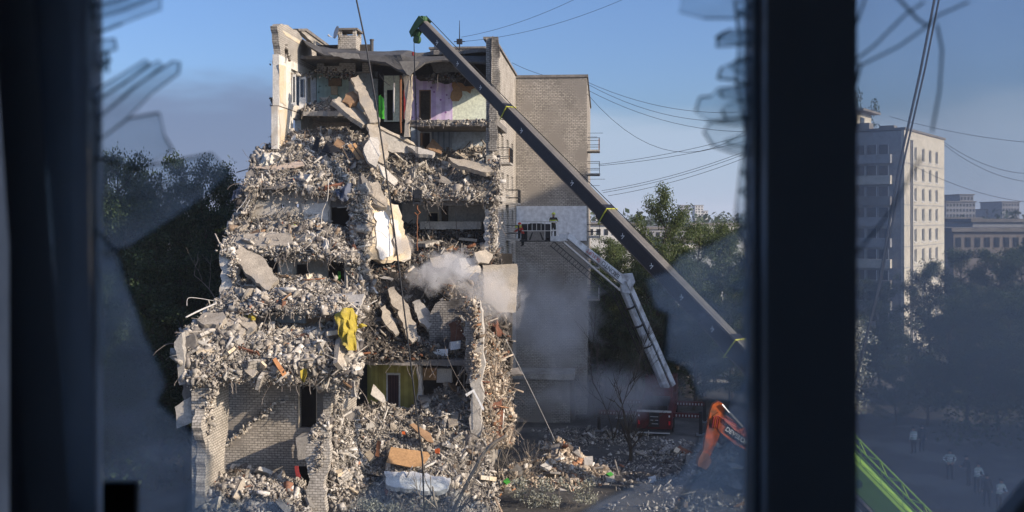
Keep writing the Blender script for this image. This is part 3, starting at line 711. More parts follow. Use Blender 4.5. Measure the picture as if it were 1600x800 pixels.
# --- rooms behind the cut
W('room_wall', 495, 545, 112, 176, 6.4, M['mint'], 0.2)
W('kitchen_cupboard', 513, 532, 122, 134, 6.0, M['wood'], 0.35)
W('kitchen_panel', 517, 527, 132, 148, 6.1, M['cream'], 0.1)
W('room_wall', 545, 590, 112, 185, 6.2, M['bluegrey'], 0.2)
W('room_wall', 462, 545, 180, 214, 5.6, M['beige'], 0.2)
SL('floor_slab', 474, 545, 174, 181, 1.2, 6.2, M['conc'])
W('corridor_wall', 600, 628, 118, 190, 5.0, M['palegreen'], 0.2, [(604, 614, 140, 188)])
W('corridor_back', 590, 650, 108, 192, 8.6, M['doordark'], 0.2)
WJ('green_board', [(591.5, 150), (595, 148), (595, 185), (592, 184)], 1.2, M['green'], 0.05, 0.0)
WJ('green_board', [(596, 150), (600, 155), (600, 186), (596, 185)], 1.25, M['green'], 0.05, 0.0)
WJ('red_strip', [(631, 140), (636, 140), (635, 186), (631, 186)], 1.5, M['redcloth'], 0.05, 0.0)
W('room_wall', 642, 707, 118, 190, 4.0, M['lilac'], 0.2, [(656, 672, 141, 187.5)])
W('room_wall', 707, 772, 118, 190, 4.01, M['palegreen'], 0.2)
MB().holed(L(0, 3.9, 0), NV, ZV, DV*0.08, (*[uvz(onv(x, 340, 3.9))[0] for x in (655, 673)], onv(664, 189, 3.9).z, onv(664, 140.5, 3.9).z), [(*[uvz(onv(x, 340, 3.9))[0] for x in (656.5, 671.5)], onv(664, 189, 3.9).z, onv(664, 142, 3.9).z)]).build('door_frame', M['wood'], ruin)
WJ('torn_wallpaper', [(706, 124), (742, 123), (752, 126), (744, 136), (735, 146), (722, 142), (716, 158), (706, 158)], 3.92, M['board'], 0.03, 0.12)
WJ('torn_ceiling', [(668, 119), (745, 117), (768, 118), (766, 140), (752, 144), (740, 135), (722, 130), (700, 131), (684, 128)], 2.8, M['char'], 0.05, 0.14)
SL('ceiling_slab', 650, 768, 117, 121, 2.5, 6.0, M['char'], amp=.25)
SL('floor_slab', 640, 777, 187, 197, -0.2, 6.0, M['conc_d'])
W('room_wall', 642, 772, 196, 262, 4.2, M['bluegrey'], 0.2, [(656, 672, 207, 246)])
W('ribbed_panel', 675, 706, 203, 238, 4.05, M['cladding'], 0.05)
MB().holed(L(0, 4.0, 0), NV, ZV, DV*0.12, (*[uvz(onv(x, 340, 4.0))[0] for x in (653.5, 674)], onv(664, 246, 4).z, onv(664, 204, 4.0).z), [(*[uvz(onv(x, 340, 4.))[0] for x in (656, 671.5)], onv(664, 247, 4.).z, onv(664, 207, 4.0).z)]).build('door_frame', M['white'], ruin)
W('door_back', 646, 690, 200, 262, 7.0, M['doordark'], 0.1)
SL('floor_slab', 628, 774, 306, 313, -0.9, 6.0, M['conc'])
SL('slab_beam', 640, 770, 313, 321, -0.5, 0.2, M['conc_d'])
W('room_wall', 628, 768, 318, 398, 2.9, M['conc_l'], 0.2, [(669, 684, 333, 346)])
W('window_frame', 667, 686, 331, 348, 2.8, M['cream'], 0.08, [(669, 684, 333, 346)])
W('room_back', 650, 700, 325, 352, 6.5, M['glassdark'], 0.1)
SL('slab_beam', 656, 752, 346, 358, 1.6, 2.4, M['conc_l'])
W('partition', 690, 700, 320, 352, 2.75, M['doordark'], 0.1)
WJ('wall_pier', [(757, 318), (769, 318), (770, 376), (758, 376)], 1.2, M['plaster'], 0.5, 0.05)
# left stack, seventh storey panel wall with sleeves, and the opening beside it
def hpx(x, y, s=2.6): return (x-s, x+s, y-s, y+s)
W('panel_wall', 388, 516, 292, 362, -4.2, M['conc'], 0.3, [hpx(417, 321), hpx(441, 322), hpx(464, 321)])
WJ('plaster_patch', [(470, 318), (512, 316), (512, 345), (498, 350), (476, 346)], -4.26, M['plaster'], 0.05, 0.12)
WJ('plaster_patch', [(392, 316), (430, 318), (424, 345), (394, 342)], -4.27, M['conc_l'], 0.05, 0.12)
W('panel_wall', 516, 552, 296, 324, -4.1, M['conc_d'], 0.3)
W('room_back', 505, 560, 318, 368, -1.5, M['doordark'], 0.1)
# crumbling spine wall between the two stacks; its face turned to the sun carries wallpaper
WJ('spine_wall', [(548, 300), (570, 285), (576, 330), (572, 420), (560, 452), (545, 400), (556, 350)], -4.6, M['conc'], 0.5, 0.14)
OJ('spine_face', [(566, 318, -4.5), (604, 308, -3.1), (622, 320, -2.5), (642, 404, -2.2), (600, 412, -3.2), (568, 404, -4.5)], M['cream'], 0.35, 0.12)
OJ('plaster_strip', [(585, 332, -3.95), (598, 328, -3.5), (608, 350, -3.2), (614, 398, -3.1), (594, 404, -3.7), (587, 360, -3.9)], M['white'], 0.05, 0.14)
OJ('plaster_strip', [(612, 340, -3.0), (622, 345, -2.7), (630, 396, -2.7), (620, 400, -3.0)], M['plaster'], 0.05, 0.12)
OJ('brick_strip', [(567, 324, -4.62), (574, 323, -4.4), (574, 388, -4.45), (567, 390, -4.65)], M['brickw'], 0.05, 0.04)
OJ('pipe_chase', [(576, 326, -4.35), (582, 325, -4.12), (582, 384, -4.15), (576, 386, -4.4)], M['conc_d'], 0.05, 0.02)
# sixth storey
SL('floor_slab', 402, 548, 393, 402, -8.0, -3.5, M['conc_d'])
W('room_wall', 402, 408, 402, 450, -5.6, M['plaster'], 0.2)
W('room_wall', 434, 470, 402, 450, -5.62, M['plaster'], 0.2, [(462, 480, 413, 436)])
W('room_wall', 470, 512, 402, 462, -5.6, M['conc_l'], 0.2, [(470, 481, 413, 436)])
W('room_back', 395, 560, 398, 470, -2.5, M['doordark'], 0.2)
W('door_jamb', 538, 562, 402, 462, -6.6, M['plaster'], 0.3)
W('lime_window', 528, 532, 424, 440, -3.0, M['green'], 0.05)
WJ('outer_pier', [(344, 392), (360, 386), (368, 400), (370, 425), (366, 470), (345, 470)], -9.4, M['plaster'], 0.6, 0.1)
WJ('wall_stub', [(435, 403), (460, 403), (458, 432), (448, 440), (436, 430)], -6.6, M['plaster'], 0.2, 0.08)
# fifth storey
SL('floor_slab', 402, 522, 481, 489, -12.0, -7.0, M['conc'])
W('room_wall', 396, 530, 486, 540, -9.5, M['beige'], 0.2)
W('curtain_wall', 424, 478, 488, 505, -10.6, M['bluegrey'], 0.05)
# lower right: charred pocket, brick partition, ochre room
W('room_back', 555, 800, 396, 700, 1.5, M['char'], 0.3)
WJ('brick_partition', [(688, 470), (728, 466), (734, 545), (690, 548), (668, 545), (670, 500)], -5.0, M['bricks'], 0.25, 0.12)
WJ('stained_plaster', [(700, 506), (726, 500), (728, 530), (706, 535)], -5.06, M['redbrown'], 0.03, 0.1)
SL('floor_slab', 560, 742, 562, 571, -6.0, 0.0, M['conc_d'])
W('room_wall', 574, 656, 570, 645, -3.4, M['ochre'], 0.2, [(605, 623, 586, 640)])
W('ochre_partition', 579, 590, 571, 620, -3.6, M['ochre'], 0.1)
W('door_curtain', 604, 624, 584, 634, -3.2, stripes('dark_curtain', (0.10, 0.05, 0.05), (0.05, 0.025, 0.03), 0.16), 0.08)
W('door_frame', 603.5, 625, 583, 640, -3.5, M['plaster'], 0.1, [(605.5, 623, 586, 640)])
WJ('wall_edge', [(650, 568), (658, 572), (660, 642), (650, 640), (654, 600)], -4.2, M['plaster'], 0.5, 0.05)
WJ('wall_edge', [(604, 500), (608, 480), (614, 520), (610, 560)], -3.5, M['plaster'], 0.3, 0.05)
W('room_wall', 560, 604, 500, 565, -3.0, M['redbrown'], 0.2)
W('wall_cupboard', 660, 682, 575, 594, -3.8, M['board'], 0.5)
W('wall_cupboard', 682, 706, 576, 598, -3.7, M['white'], 0.4)
# concrete post standing at the right corner of the lower storeys
MB().prism(jag([onv(736, 540, -7), onv(750, 470, -7), onv(756, 560, -7), onv(752, 660, -7), onv(756, 770, -7), onv(734, 770, -7)], 0.1, .3), DV*0.6, .03).build('corner_post', M['conc_l'], ruin)
MB().prism(jag([onv(727, 480, -6.4), onv(742, 462, -6.4), onv(746, 540, -6.4), onv(742, 600, -6.4), onv(727, 600, -6.4)], 0.1, .25), DV*0.5, .03).build('brick_pier', M['brickw'], ruin)
# bottom left: stair hall of pale brick, open to the viewer
UF = uvz(onv(330, 600, -14.6))[0]
zG = 0
W('stair_wall', 346, 522, 588, 830, -11.2, M['brickg'], 0.3, [(468, 494, 603, 668), (462, 490, 728, 765)])
W('room_back', 455, 505, 595, 780, -9.6, M['doordark'], 0.1)
MB().holed(L(0, -11.27, 0), NV, ZV, DV*0.05, (*[uvz(onv(x, 340, -11.27))[0] for x in (466, 495)], onv(480, 668, -11.27).z, onv(480, 601, -11.27).z), [(*[uvz(onv(x, 340, -11.27))[0] for x in (468, 494)], onv(480, 668, -11.27).z, onv(480, 603, -11.27).z)]).build('door_frame', M['cream'], ruin)
for x, y, s in [(356, 696, 6), (362, 688, 5), (369, 681, 6), (387, 669, 7), (401, 655, 8), (415, 650, 6), (425, 645, 6), (428, 632, 7), (441, 629, 6), (448, 620, 6)]:
    p = onv(x, y, -11.5); h = s/32*0.55
    MB().prism(jag([p-NV*h-ZV*h*.6, p+NV*h-ZV*h*.3, p+NV*h*1.1+ZV*h*.8, p-NV*h*.8+ZV*h*.6], .03, .1), DV*0.34, .03).build('stair_step', M['conc_l'], ruin)
UJ('outer_wall', [(325, 560), (356, 552), (358, 640), (352, 700), (348, 830), (318, 830), (322, 700), (314, 660), (330, 610)], UF, M['brickw'], 0.45, 0.12)
WJ('outer_wall_end', [(299, 590), (322, 560), (336, 556), (334, 610), (326, 640), (318, 670), (326, 700), (322, 745), (326, 830), (300, 830)], -15.2, M['brickw'], 0.4, 0.10, (9,))
UJ('inner_wall', [(518, 580), (546, 566), (562, 580), (556, 640), (540, 680), (528, 740), (524, 830), (506, 830), (508, 760), (516, 690)], uvz(onv(522, 600, -11.2))[0], M['brickw'], 0.4, 0.12)
WJ('stair_pier', [(482, 680), (498, 655), (514, 652), (516, 720), (508, 745), (512, 830), (482, 830), (481, 740)], -14.4, M['brickw'], 0.45, 0.10)
WJ('landing', [(462, 684), (484, 680), (484, 716), (466, 719)], -13.0, M['conc'], 1.2, 0.03)
WJ('landing_underside', [(460, 728), (466, 728), (470, 748), (464, 750)], -12.4, M['redcloth'], 0.06, 0.02)
# panels hanging off the left corner
WJ('hanging_panel', [(272, 535), (284, 520), (290, 600), (280, 602)], -15.6, M['conc'], 0.35, 0.05)
WJ('hanging_panel', [(273, 636), (298, 620), (300, 660), (276, 670)], -15.0, M['conc_l'], 0.35, 0.03)
WJ('outer_pier', [(278, 530), (302, 520), (304, 592), (300, 640), (290, 640)], -14.9, M['conc_d'], 0.5, 0.08)
# rods and torn wires dangling from the slab edges
def dangles(rows, n, lmin=.25, lmax=1.2, r=.014):
    m = MB()
    for _ in range(n):
        i = R.randint(0, len(rows)-2); t = R.random(); p = onv(*rows[i]).lerp(onv(*rows[i+1]), t)+Vector((0, -.15, R.uniform(-.1, .2))); ln = R.uniform(lmin, lmax); q = [p]; d = Vector((R.uniform(-.5, .5), R.uniform(-.6, .1), -1))
        for _ in range(4):
            d = (d+Vector((R.uniform(-.5, .5), R.uniform(-.3, .3), R.uniform(-.5, .2)))).normalized(); q.append(q[-1]+d*ln/4)
        m.tube(q, r*R.uniform(.6, 1.5), 4, False)
    m.build('dangling_rods', M['rebar'], ruin, recalc=False)['kind'] = 'stuff'
dangles([(388, 292, -4.7), (450, 292, -4.8), (545, 300, -4.8)], 18); dangles([(402, 398, -8.2), (470, 398, -8.2), (548, 400, -8.2)], 16); dangles([(402, 486, -12.2), (470, 486, -12.2), (522, 486, -12)], 10)
dangles([(628, 312, -1), (700, 312, -1), (776, 312, -1)], 13); dangles([(640, 194, -.3), (776, 194, -.3)], 8, .2, .6); dangles([(560, 568, -6.2), (650, 568, -6.2), (742, 568, -6.2)], 15); dangles([(350, 590, -14.8), (430, 592, -14.3), (550, 596, -12.8)], 10, .2, .9)
dangles([(745, 480, -6), (775, 560, -4), (795, 640, -3)], 31, .5, 2.2, .02); dangles([(770, 240, -.7), (775, 330, -.7), (778, 390, -.6)], 18, .5, 1.8); dangles([(545, 120, 2), (600, 118, 1), (640, 120, 0), (740, 122, 2)], 11, .3, 1.4)
# rooftop things that belong to the block
ch = empty('chimney', L(uvz(onv(545, 78, 6))[0], 6.5, 25.9), 'pale brick chimney with open slot and dark cap on the felt roof', 'chimney')
ua, ub = uvz(onv(528, 60, 6))[0], uvz(onv(556, 60, 6))[0]
z0, z1, z2, z3 = onv(540, 79, 6).z, onv(540, 55, 6).z, onv(540, 47, 6).z, onv(540, 44, 6).z
MB().lbox(ua, ub, 6, 7.6, z0, z1).build('shaft', M['brickw'], ch)
for a, b in ((ua, ua+.25), (ub-.22, ub)):
    for c, d in ((6, 6.25), (7.35, 7.6)): MB().lbox(a, b, c, d, z1, z2).build('post', M['brickw'], ch)
MB().lbox(ua-.1, ub+.12, 5.9, 7.7, z2, z3).build('cap', M['conc_d'], ch)
MB().lbox(ua-.12, ub+.05, 5.85, 7.7, z0-.35, z0+.12).build('flashing', M['roofing'], ch)
ds = empty('satellite_dish', onv(526, 60, 5.6), 'round satellite dish fixed to the left side of the chimney', 'satellite dish')
m = MB(); c = onv(527, 51, 5.5); ax = (NV*-0.78+ZV*0.22-DV*0.58).normalized(); e1 = ax.cross(ZV).normalized(); e2 = e1.cross(ax)
prev = None; ringsV = []
for i in range(5):
    r = 0.46*i/4 if i else 0.02
    ringsV.append([c+(e1*math.cos(a)*r*0.85+e2*math.sin(a)*r*1.0)+ax*(0.10*(i/4)**2) for a in [2*math.pi*k/16 for k in range(16)]])
for off, fl in ((0, 0), (-0.015, 1)):
    vs = [p+ax*off for rr in ringsV for p in rr]
    m.add(vs, [(i*16+k, i*16+(k+1) % 16, (i+1)*16+(k+1) % 16, (i+1)*16+k) for i in range(4) for k in range(16)])
m.build('dish', M['pale_metal'], ds, smooth=True)
MB().tube([c-e2*.35, onv(519, 58, 5.3), onv(514, 56, 5.2)], .02, 5).tube([onv(515, 56.5, 5.2), onv(512.5, 54.5, 5.2)], .07, 6).build('feed_arm', M['pale_metal'], ds)
MB().tube([c, onv(531, 62, 6)], .03, 5).build('bracket', M['darkmetal'], ds)
p = onv(581, 80, 5); m = MB().tube([p-ZV*.3, p+ZV*.75], .12, 8).tube([p+ZV*.7, p+ZV*.8], .15, 8)
tag(m.build('vent_pipe', M['roofing']), 'short dark vent pipe standing on the felt roof beside the chimney', 'vent pipe')
rh = empty('roof_house', onv(715, 85, 20), 'low weathered brick structure on the roof behind the crane boom', 'roof structure')
ua, ub = uvz(onv(672, 60, 20))[0], uvz(onv(757, 60, 20))[0]; z0 = 25.9; z1 = onv(715, 76, 20).z
MB().lbox(ua, ub, 20, 23, z0, z1).build('wall', M['bricks'], rh); MB().lbox(ua-.1, ub+.1, 19.9, 23.1, z1, z1+.15).build('coping', M['conc_d'], rh)
MB().tube([onv(679, 76, 20), onv(679, 70, 20), onv(690, 70, 20)], .05, 5).build('pipe', M['darkmetal'], rh)
an = empty('antenna_mast', onv(718, 76, 19), 'thin antenna mast with a small crossbox on the roof behind the boom', 'antenna')
MB().tube([onv(718, 78, 19), onv(718, 55, 19), onv(718, 32, 19)], [.05, .04, .02], 5).build('mast', M['darkmetal'], an)
p = onv(718, 65, 19); MB().obox(p, NV, DV, ZV, .22, .15, .2).build('box', M['darkmetal'], an); MB().beam(p-NV*.45, p+NV*.45, .06, .06).build('crossbar', M['darkmetal'], an)
# ------------------------------------------------------------------ rubble
CH_MESH = []
for k in range(10):
    me = bpy.data.meshes.new('concrete_chunk'); bm = bmesh.new(); sx, sy, sz_ = R.uniform(.8, 1.5), R.uniform(.5, .95), R.uniform(.22, .6)
    for _ in range(14):
        p = Vector((R.uniform(-1, 1), R.uniform(-1, 1), R.uniform(-1, 1))); mx = max(abs(p.x), abs(p.y), abs(p.z)); p = p/mx*R.uniform(.85, 1.0)
        bm.verts.new((p.x*sx*.5, p.y*sy*.5, p.z*sz_*.5))
    r_ = bmesh.ops.convex_hull(bm, input=bm.verts[:]); bmesh.ops.delete(bm, geom=list({e for e in r_['geom_interior'] if isinstance(e, bmesh.types.BMVert)}), context='VERTS')
    bm.to_mesh(me); bm.free(); me.materials.append([M['conc'], M['conc_l'], M['conc'], M['conc_l'], M['brickw'], M['conc_d'], M['plaster'], M['slab'], M['conc_l'], M['conc']][k])
    CH_MESH.append(me)
PL_MESH = []
for k in range(12):
    wv, hv = R.uniform(.5, .95), R.uniform(.25, .55); P = [Vector((-wv/2, -hv/2, 0)), Vector((wv/2, -hv*R.uniform(.2, .6), 0)), Vector((wv*R.uniform(.3, .55), hv/2, 0)), Vector((-wv*R.uniform(.2, .55), hv*R.uniform(.3, .5), 0))]
    m = MB().prism(jag(P, .03, .14), (0, 0, R.uniform(.04, .13)), .01); me = bpy.data.meshes.new('broken_plate'); me.from_pydata(m.v, [], m.f)
    bm = bmesh.new(); bm.from_mesh(me); bmesh.ops.recalc_face_normals(bm, faces=bm.faces); bm.to_mesh(me); bm.free(); box_uv(me)
    me.materials.append([M['slab'], M['conc'], M['conc_l'], M['plaster'], M['wood'], M['slab'], M['brickw'], M['conc_d'], M['cream'], M['roofing_l'], M['slab'], M['redbrown']][k]); PL_MESH.append(me)
def heap(label, rows, n, lo=0.07, hi=0.5, mat='rub', bed='dust', big=0, bigsize=(0.35, 0.75), chunk_label=None, group=None, wires=0, wob=0.35, planks=0, spread=0.22, ref=onv, spill=.12, plates=None):
    G = [[np.array(ref(*q)) for q in r] for r in rows]; nr, nc = len(G), len(G[0]); G = np.array(G)
    def ev(s, t):
        i = np.minimum(s.astype(int), nr-2); j = np.minimum(t.astype(int), nc-2); a = (s-i)[:, None]; b = (t-j)[:, None]
        return (G[i, j]*(1-a)+G[i+1, j]*a)*(1-b)+(G[i, j+1]*(1-a)+G[i+1, j+1]*a)*b
    def nd(P):
        d = np.empty(len(P))
        for k, p in enumerate(P): v = Vector(p); d[k] = mnoise.noise(v*0.8)*0.65+mnoise.noise(v*2.1)*0.35
        return d
    c = G.reshape(-1, 3).mean(0); org = Vector((c[0], c[1], max(0, G[..., 2].min())))
    h = empty('rubble_heap', org, label, 'rubble', None, 'stuff')
    # bed under the loose pieces: a closed mound
    NS, NT = (nr-1)*6, (nc-1)*6
    s, t = np.meshgrid(np.linspace(0, nr-1, NS+1), np.linspace(0, nc-1, NT+1), indexing='ij')
    P = ev(s.ravel(), t.ravel()); dd = nd(P)*wob
    P = P+np.stack([dd*0.2, -dd*0.6, dd], 1)-np.array([0, 0, 0.05])
    k = NT+1; n0 = len(P)
    F = [(i*k+j, i*k+j+1, (i+1)*k+j+1, (i+1)*k+j) for i in range(NS) for j in range(NT)]
    P2 = P+np.array([0, 0.8, -0.22])
    F += [tuple(n0+q for q in f[::-1]) for f in F]
    rim = list(range(k))+[i*k+NT for i in range(1, NS+1)]+[NS*k+j for j in range(NT-1, -1, -1)]+[i*k for i in range(NS-1, 0, -1)]
    F += [(rim[(a+1) % len(rim)], rim[a], n0+rim[a], n0+rim[(a+1) % len(rim)]) for a in range(len(rim))]
    fast('rubble_bed', np.concatenate([P, P2]), F, M[bed], wloc(h), h)
    def pts(n, sp):
        s = rng.random(n)*(nr-1); t = rng.random(n)*(nc-1)
        # area-weighted choice of cells
        A = np.zeros((nr-1, nc-1))
        for i in range(nr-1):
            for j in range(nc-1): A[i, j] = np.linalg.norm(np.cross(G[i+1, j]-G[i, j], G[i, j+1]-G[i, j]))+np.linalg.norm(np.cross(G[i+1, j+1]-G[i, j+1], G[i+1, j+1]-G[i+1, j]))
        ci = rng.choice(A.size, n, p=(A/A.sum()).ravel()); s = ci//(nc-1)+rng.random(n); t = ci % (nc-1)+rng.random(n)
        P = ev(s, t); dd = nd(P)*wob
        return P+np.stack([dd*0.2, -dd*0.6, dd], 1)+rng.normal(0, sp, (n, 3))*np.array([1, 1, .5])
    n = int(n*2.4); hi *= .66; lo *= .62
    Pc = pts(n, spread*.5); k_ = n//18                       # some pieces spill over the front edge
    ts = rng.random(k_)*(nc-1); Pe = ev(np.full(k_, nr-1.0001), ts)+rng.normal(0, .10, (k_, 3)); Pe[:, 2] -= np.abs(rng.normal(0, spill, k_)); Pc[:k_] = Pe
    nzv = np.array([mnoise.noise(Vector(p)*0.9) for p in Pc])
    sz = chunk_sizes(n, lo, hi, 2.0)*np.clip(0.95+1.0*nzv, .45, 1.7)[:, None]; V, F = chunks(Pc, sz)
    allV, allF = [V], [F]
    if planks:
        ps = np.stack([rng.uniform(.5, 1.4, planks), rng.uniform(.04, .12, planks), rng.uniform(.02, .05, planks)], 1)
        V2, F2 = chunks(pts(planks, spread), ps, 0.05); allF.append(F2+len(V)); allV.append(V2)
    fast('rubble_pieces', np.concatenate(allV), np.concatenate(allF), M[mat], wloc(h), h)['kind'] = 'stuff'
    if wires:
        m = MB()
        for p in pts(wires, .1):
            p = Vector(p); q = [p]; d = Vector((R.uniform(-1, 1), R.uniform(-1, .2), R.uniform(-.3, .9)))
            for _ in range(5):
                d = (d+Vector((R.uniform(-.7, .7), R.uniform(-.5, .3), R.uniform(-.9, .3)))).normalized(); q.append(q[-1]+d*R.uniform(.15, .4))
            m.tube(q, R.uniform(.008, .018), 4, False)
        m.build('bent_rebar', M['rebar'], h, recalc=False)['kind'] = 'stuff'
    for p in pts(plates if plates is not None else max(4, n//540), .08):
        o = bpy.data.objects.new('broken_plate', R.choice(PL_MESH)); s_ = R.uniform(.7, 1.4)*(1.6 if R.random() < .22 else 1); o.scale = (s_, s_*R.uniform(.7, 1.2), s_)
        o.location = Vector(p)+Vector((0, -.12, .06)); o.rotation_euler = (R.uniform(-.2, 1.3), R.uniform(-.6, .6), R.uniform(0, 6.28)); link(o)
        tail = chunk_label.split('chunk' if 'chunk' in chunk_label else 'block', 1)[1]; tag(o, 'flat broken plate'+tail, 'broken plate', 'broken plates'+tail)
    if big:
        big = max(3, int(big*.6))
        for p in pts(big, .05):
            o = bpy.data.objects.new('concrete_chunk', R.choice(CH_MESH)); s_ = R.uniform(*bigsize)*R.uniform(.7, 1.1)
            o.location = Vector(p)+Vector((0, -.1, .05)); o.scale = (s_, s_, s_); o.rotation_euler = (R.uniform(0, 6), R.uniform(0, 6), R.uniform(0, 6))
            link(o); tag(o, chunk_label, 'concrete chunk', group)
    return h

heap('pale rubble heap on the seventh floor under the window wall', [[(470, 204, 1.5), (500, 200, 2), (540, 205, 2), (575, 215, 1.0), (600, 235, .5)],
     [(410, 232, -1), (460, 222, -.8), (510, 222, -.5), (560, 240, -1.2), (612, 285, -1)], [(390, 255, -3), (440, 255, -3.2), (500, 262, -3.2), (552, 282, -3.2), (600, 330, -3)],
     [(386, 284, -4.4), (430, 290, -4.6), (480, 292, -4.7), (530, 300, -4.7), (560, 330, -4.6)]], 5200, big=28, chunk_label='jagged chunk in the high heap below the torn window wall', group='chunks in the high heap', wires=60, planks=160)
heap('rubble heap on the sixth floor in front of the sleeved panel wall', [[(366, 350, -4.6), (420, 346, -4.6), (480, 350, -4.6), (540, 352, -4.4), (570, 372, -4.4)],
     [(352, 372, -6.6), (420, 366, -6.2), (480, 366, -6.0), (530, 372, -5.8), (572, 410, -5.4)], [(346, 388, -8.3), (410, 391, -8.2), (470, 392, -8.2), (520, 394, -8.1), (556, 408, -8)]],
     3600, big=24, chunk_label='jagged chunk in the heap in front of the sleeved wall', group='chunks in front of the sleeved wall', wires=45, planks=50)
heap('rubble heap on the fifth floor below the leaning slab', [[(366, 440, -8.0), (420, 432, -8), (470, 428, -7.6), (520, 442, -7.4), (575, 452, -7)],
     [(346, 462, -10.2), (410, 456, -10), (470, 452, -9.8), (520, 456, -9.4), (575, 478, -9)], [(330, 492, -12), (400, 484, -12.2), (460, 482, -12.2), (520, 484, -12), (560, 500, -11.6)]],
     4200, big=26, chunk_label='jagged chunk in the heap below the leaning slab', group='chunks below the leaning slab', wires=40, planks=60)
heap('broad rubble heap on top of the brick stair hall', [[(320, 490, -11.6), (390, 506, -11.4), (450, 508, -11), (510, 504, -11), (560, 508, -10.4)],
     [(284, 520, -14), (350, 520, -13.4), (430, 530, -13), (500, 535, -12.8), (560, 545, -12)], [(280, 556, -15.4), (340, 556, -14.8), (420, 566, -14.2), (500, 566, -13.6), (560, 580, -12.8)],
     [(296, 596, -15.6), (345, 588, -15), (420, 590, -14.4), (500, 592, -12.8), (556, 612, -12.6)]], 8600, hi=.55, big=44, chunk_label='jagged chunk in the heap above the stair hall', group='chunks above the stair hall', wires=60, planks=130)
heap('pile of loose bricks and concrete at the foot of the stair hall', [[(340, 742, -13), (380, 736, -12.4), (420, 745, -12.4), (470, 752, -12.4)], [(320, 770, -15), (370, 755, -14.6), (430, 762, -14.6), (480, 775, -14)],
     [(310, 830, -16.4), (360, 826, -16.6), (420, 826, -16.6), (490, 830, -16.4)]], 2600, lo=.1, hi=.45, big=18, chunk_label='block in the pile at the foot of the stair hall', group='blocks at the foot of the stair hall')
heap('sagging rubble heap on the seventh floor under the lilac room', [[(600, 232, 2), (640, 238, 3), (690, 236, 3.6), (730, 232, 3.6), (768, 230, 4)], [(606, 262, .5), (650, 262, 1.5), (700, 258, 2.4), (740, 256, 2.2), (772, 250, 1.5)],
     [(612, 300, -1), (650, 290, -.6), (700, 290, -.4), (740, 288, -.6), (776, 285, -.6)], [(620, 308, -1.2), (650, 306, -1.1), (700, 306, -1.1), (740, 306, -1.1), (776, 310, -.8)]], 4600, big=26,
     chunk_label='jagged chunk in the heap under the lilac room', group='chunks under the lilac room', wires=45, planks=110)
heap('dark rubble heap in the grey room with the small window', [[(636, 352, 2.2), (690, 358, 2.4), (740, 360, 2.4), (768, 362, 2.2)], [(632, 380, .5), (690, 376, 1), (735, 378, 1), (772, 385, .5)], [(620, 408, -2), (680, 404, -2), (740, 402, -2), (784, 410, -1)]],
     2800, mat='rubd', bed='dustd', big=14, chunk_label='grimy chunk in the heap of the grey room', group='chunks in the grey room', wires=40, planks=80)
heap('scorched debris in the smoking hollow', [[(556, 400, -2), (600, 398, -1), (660, 402, -1), (720, 408, -1), (780, 415, -1)], [(560, 440, -4), (610, 425, -3), (670, 430, -2.4), (730, 440, -2), (790, 470, -1)],
     [(556, 490, -5.6), (610, 470, -4), (670, 478, -2), (730, 500, -2), (796, 540, -1)], [(560, 560, -6.4), (610, 556, -6), (670, 556, -6), (730, 558, -5), (800, 600, -1.4)]], 5200, mat='rubd', bed='dustd', hi=.45, big=14,
     chunk_label='scorched chunk in the smoking hollow', group='chunks in the smoking hollow', wires=70, planks=160)
heap('crumbling cascade of masonry beside the smoking hollow', [[(690, 430, -3.4), (712, 425, -3.4), (732, 440, -3)], [(700, 470, -4.4), (725, 462, -4.4), (742, 480, -3.6)], [(728, 520, -5.4), (742, 505, -5.4), (770, 530, -3.4)], [(740, 600, -6), (760, 580, -5), (792, 600, -3)], [(752, 700, -6.8), (772, 690, -6), (800, 690, -4)]],
     3600, mat='rubw', big=10, bigsize=(.25, .5), chunk_label='chunk in the cascade beside the corner post', group='chunks beside the corner post', wires=110, planks=180, spread=.35)
heap('rubble slope spilling below the ochre room', [[(540, 640, -7), (580, 630, -5.4), (640, 640, -5), (700, 600, -4.6), (745, 620, -5.4)], [(526, 680, -9), (580, 668, -7.8), (640, 680, -7.6), (700, 680, -7), (760, 700, -7)],
     [(516, 730, -11), (580, 722, -10), (640, 725, -9.8), (700, 735, -9.2), (770, 750, -8.4)], [(508, 830, -13.6), (580, 830, -13), (640, 830, -12.6), (700, 830, -12.4), (790, 830, -11)]], 9000, hi=.5, big=40,
     chunk_label='jagged chunk on the slope below the ochre room', group='chunks below the ochre room', wires=80, planks=260)
heap('narrow spill of rubble down the face of the inner brick wall', [[(530, 640, -10.4), (556, 640, -9)], [(520, 690, -11.6), (556, 690, -10.2)], [(515, 740, -12.4), (560, 745, -11.6)], [(510, 830, -13.6), (560, 830, -13.4)]], 1800, big=8,
     chunk_label='chunk in the spill along the inner brick wall', group='chunks along the inner wall', planks=30)
heap('loose debris on the ninth floor beside the window wall', [[(478, 165, 4.5), (510, 162, 5.5), (545, 165, 5)], [(474, 174, 1.4), (510, 174, 1.4), (550, 178, 1.4)]], 700, hi=.4, big=5, chunk_label='chunk on the ninth floor slab by the window wall', group='chunks on the ninth floor', planks=30)
heap('debris hanging down the left corner below the high heap', [[(383, 284, -4.6), (404, 290, -4.9)], [(374, 320, -4.9), (392, 322, -4.8)], [(362, 352, -5.2), (388, 352, -5.1)]], 420, chunk_label='chunk hanging down the left corner below the high heap', group='chunks at the left corner', big=4, plates=3, wires=14, planks=20)
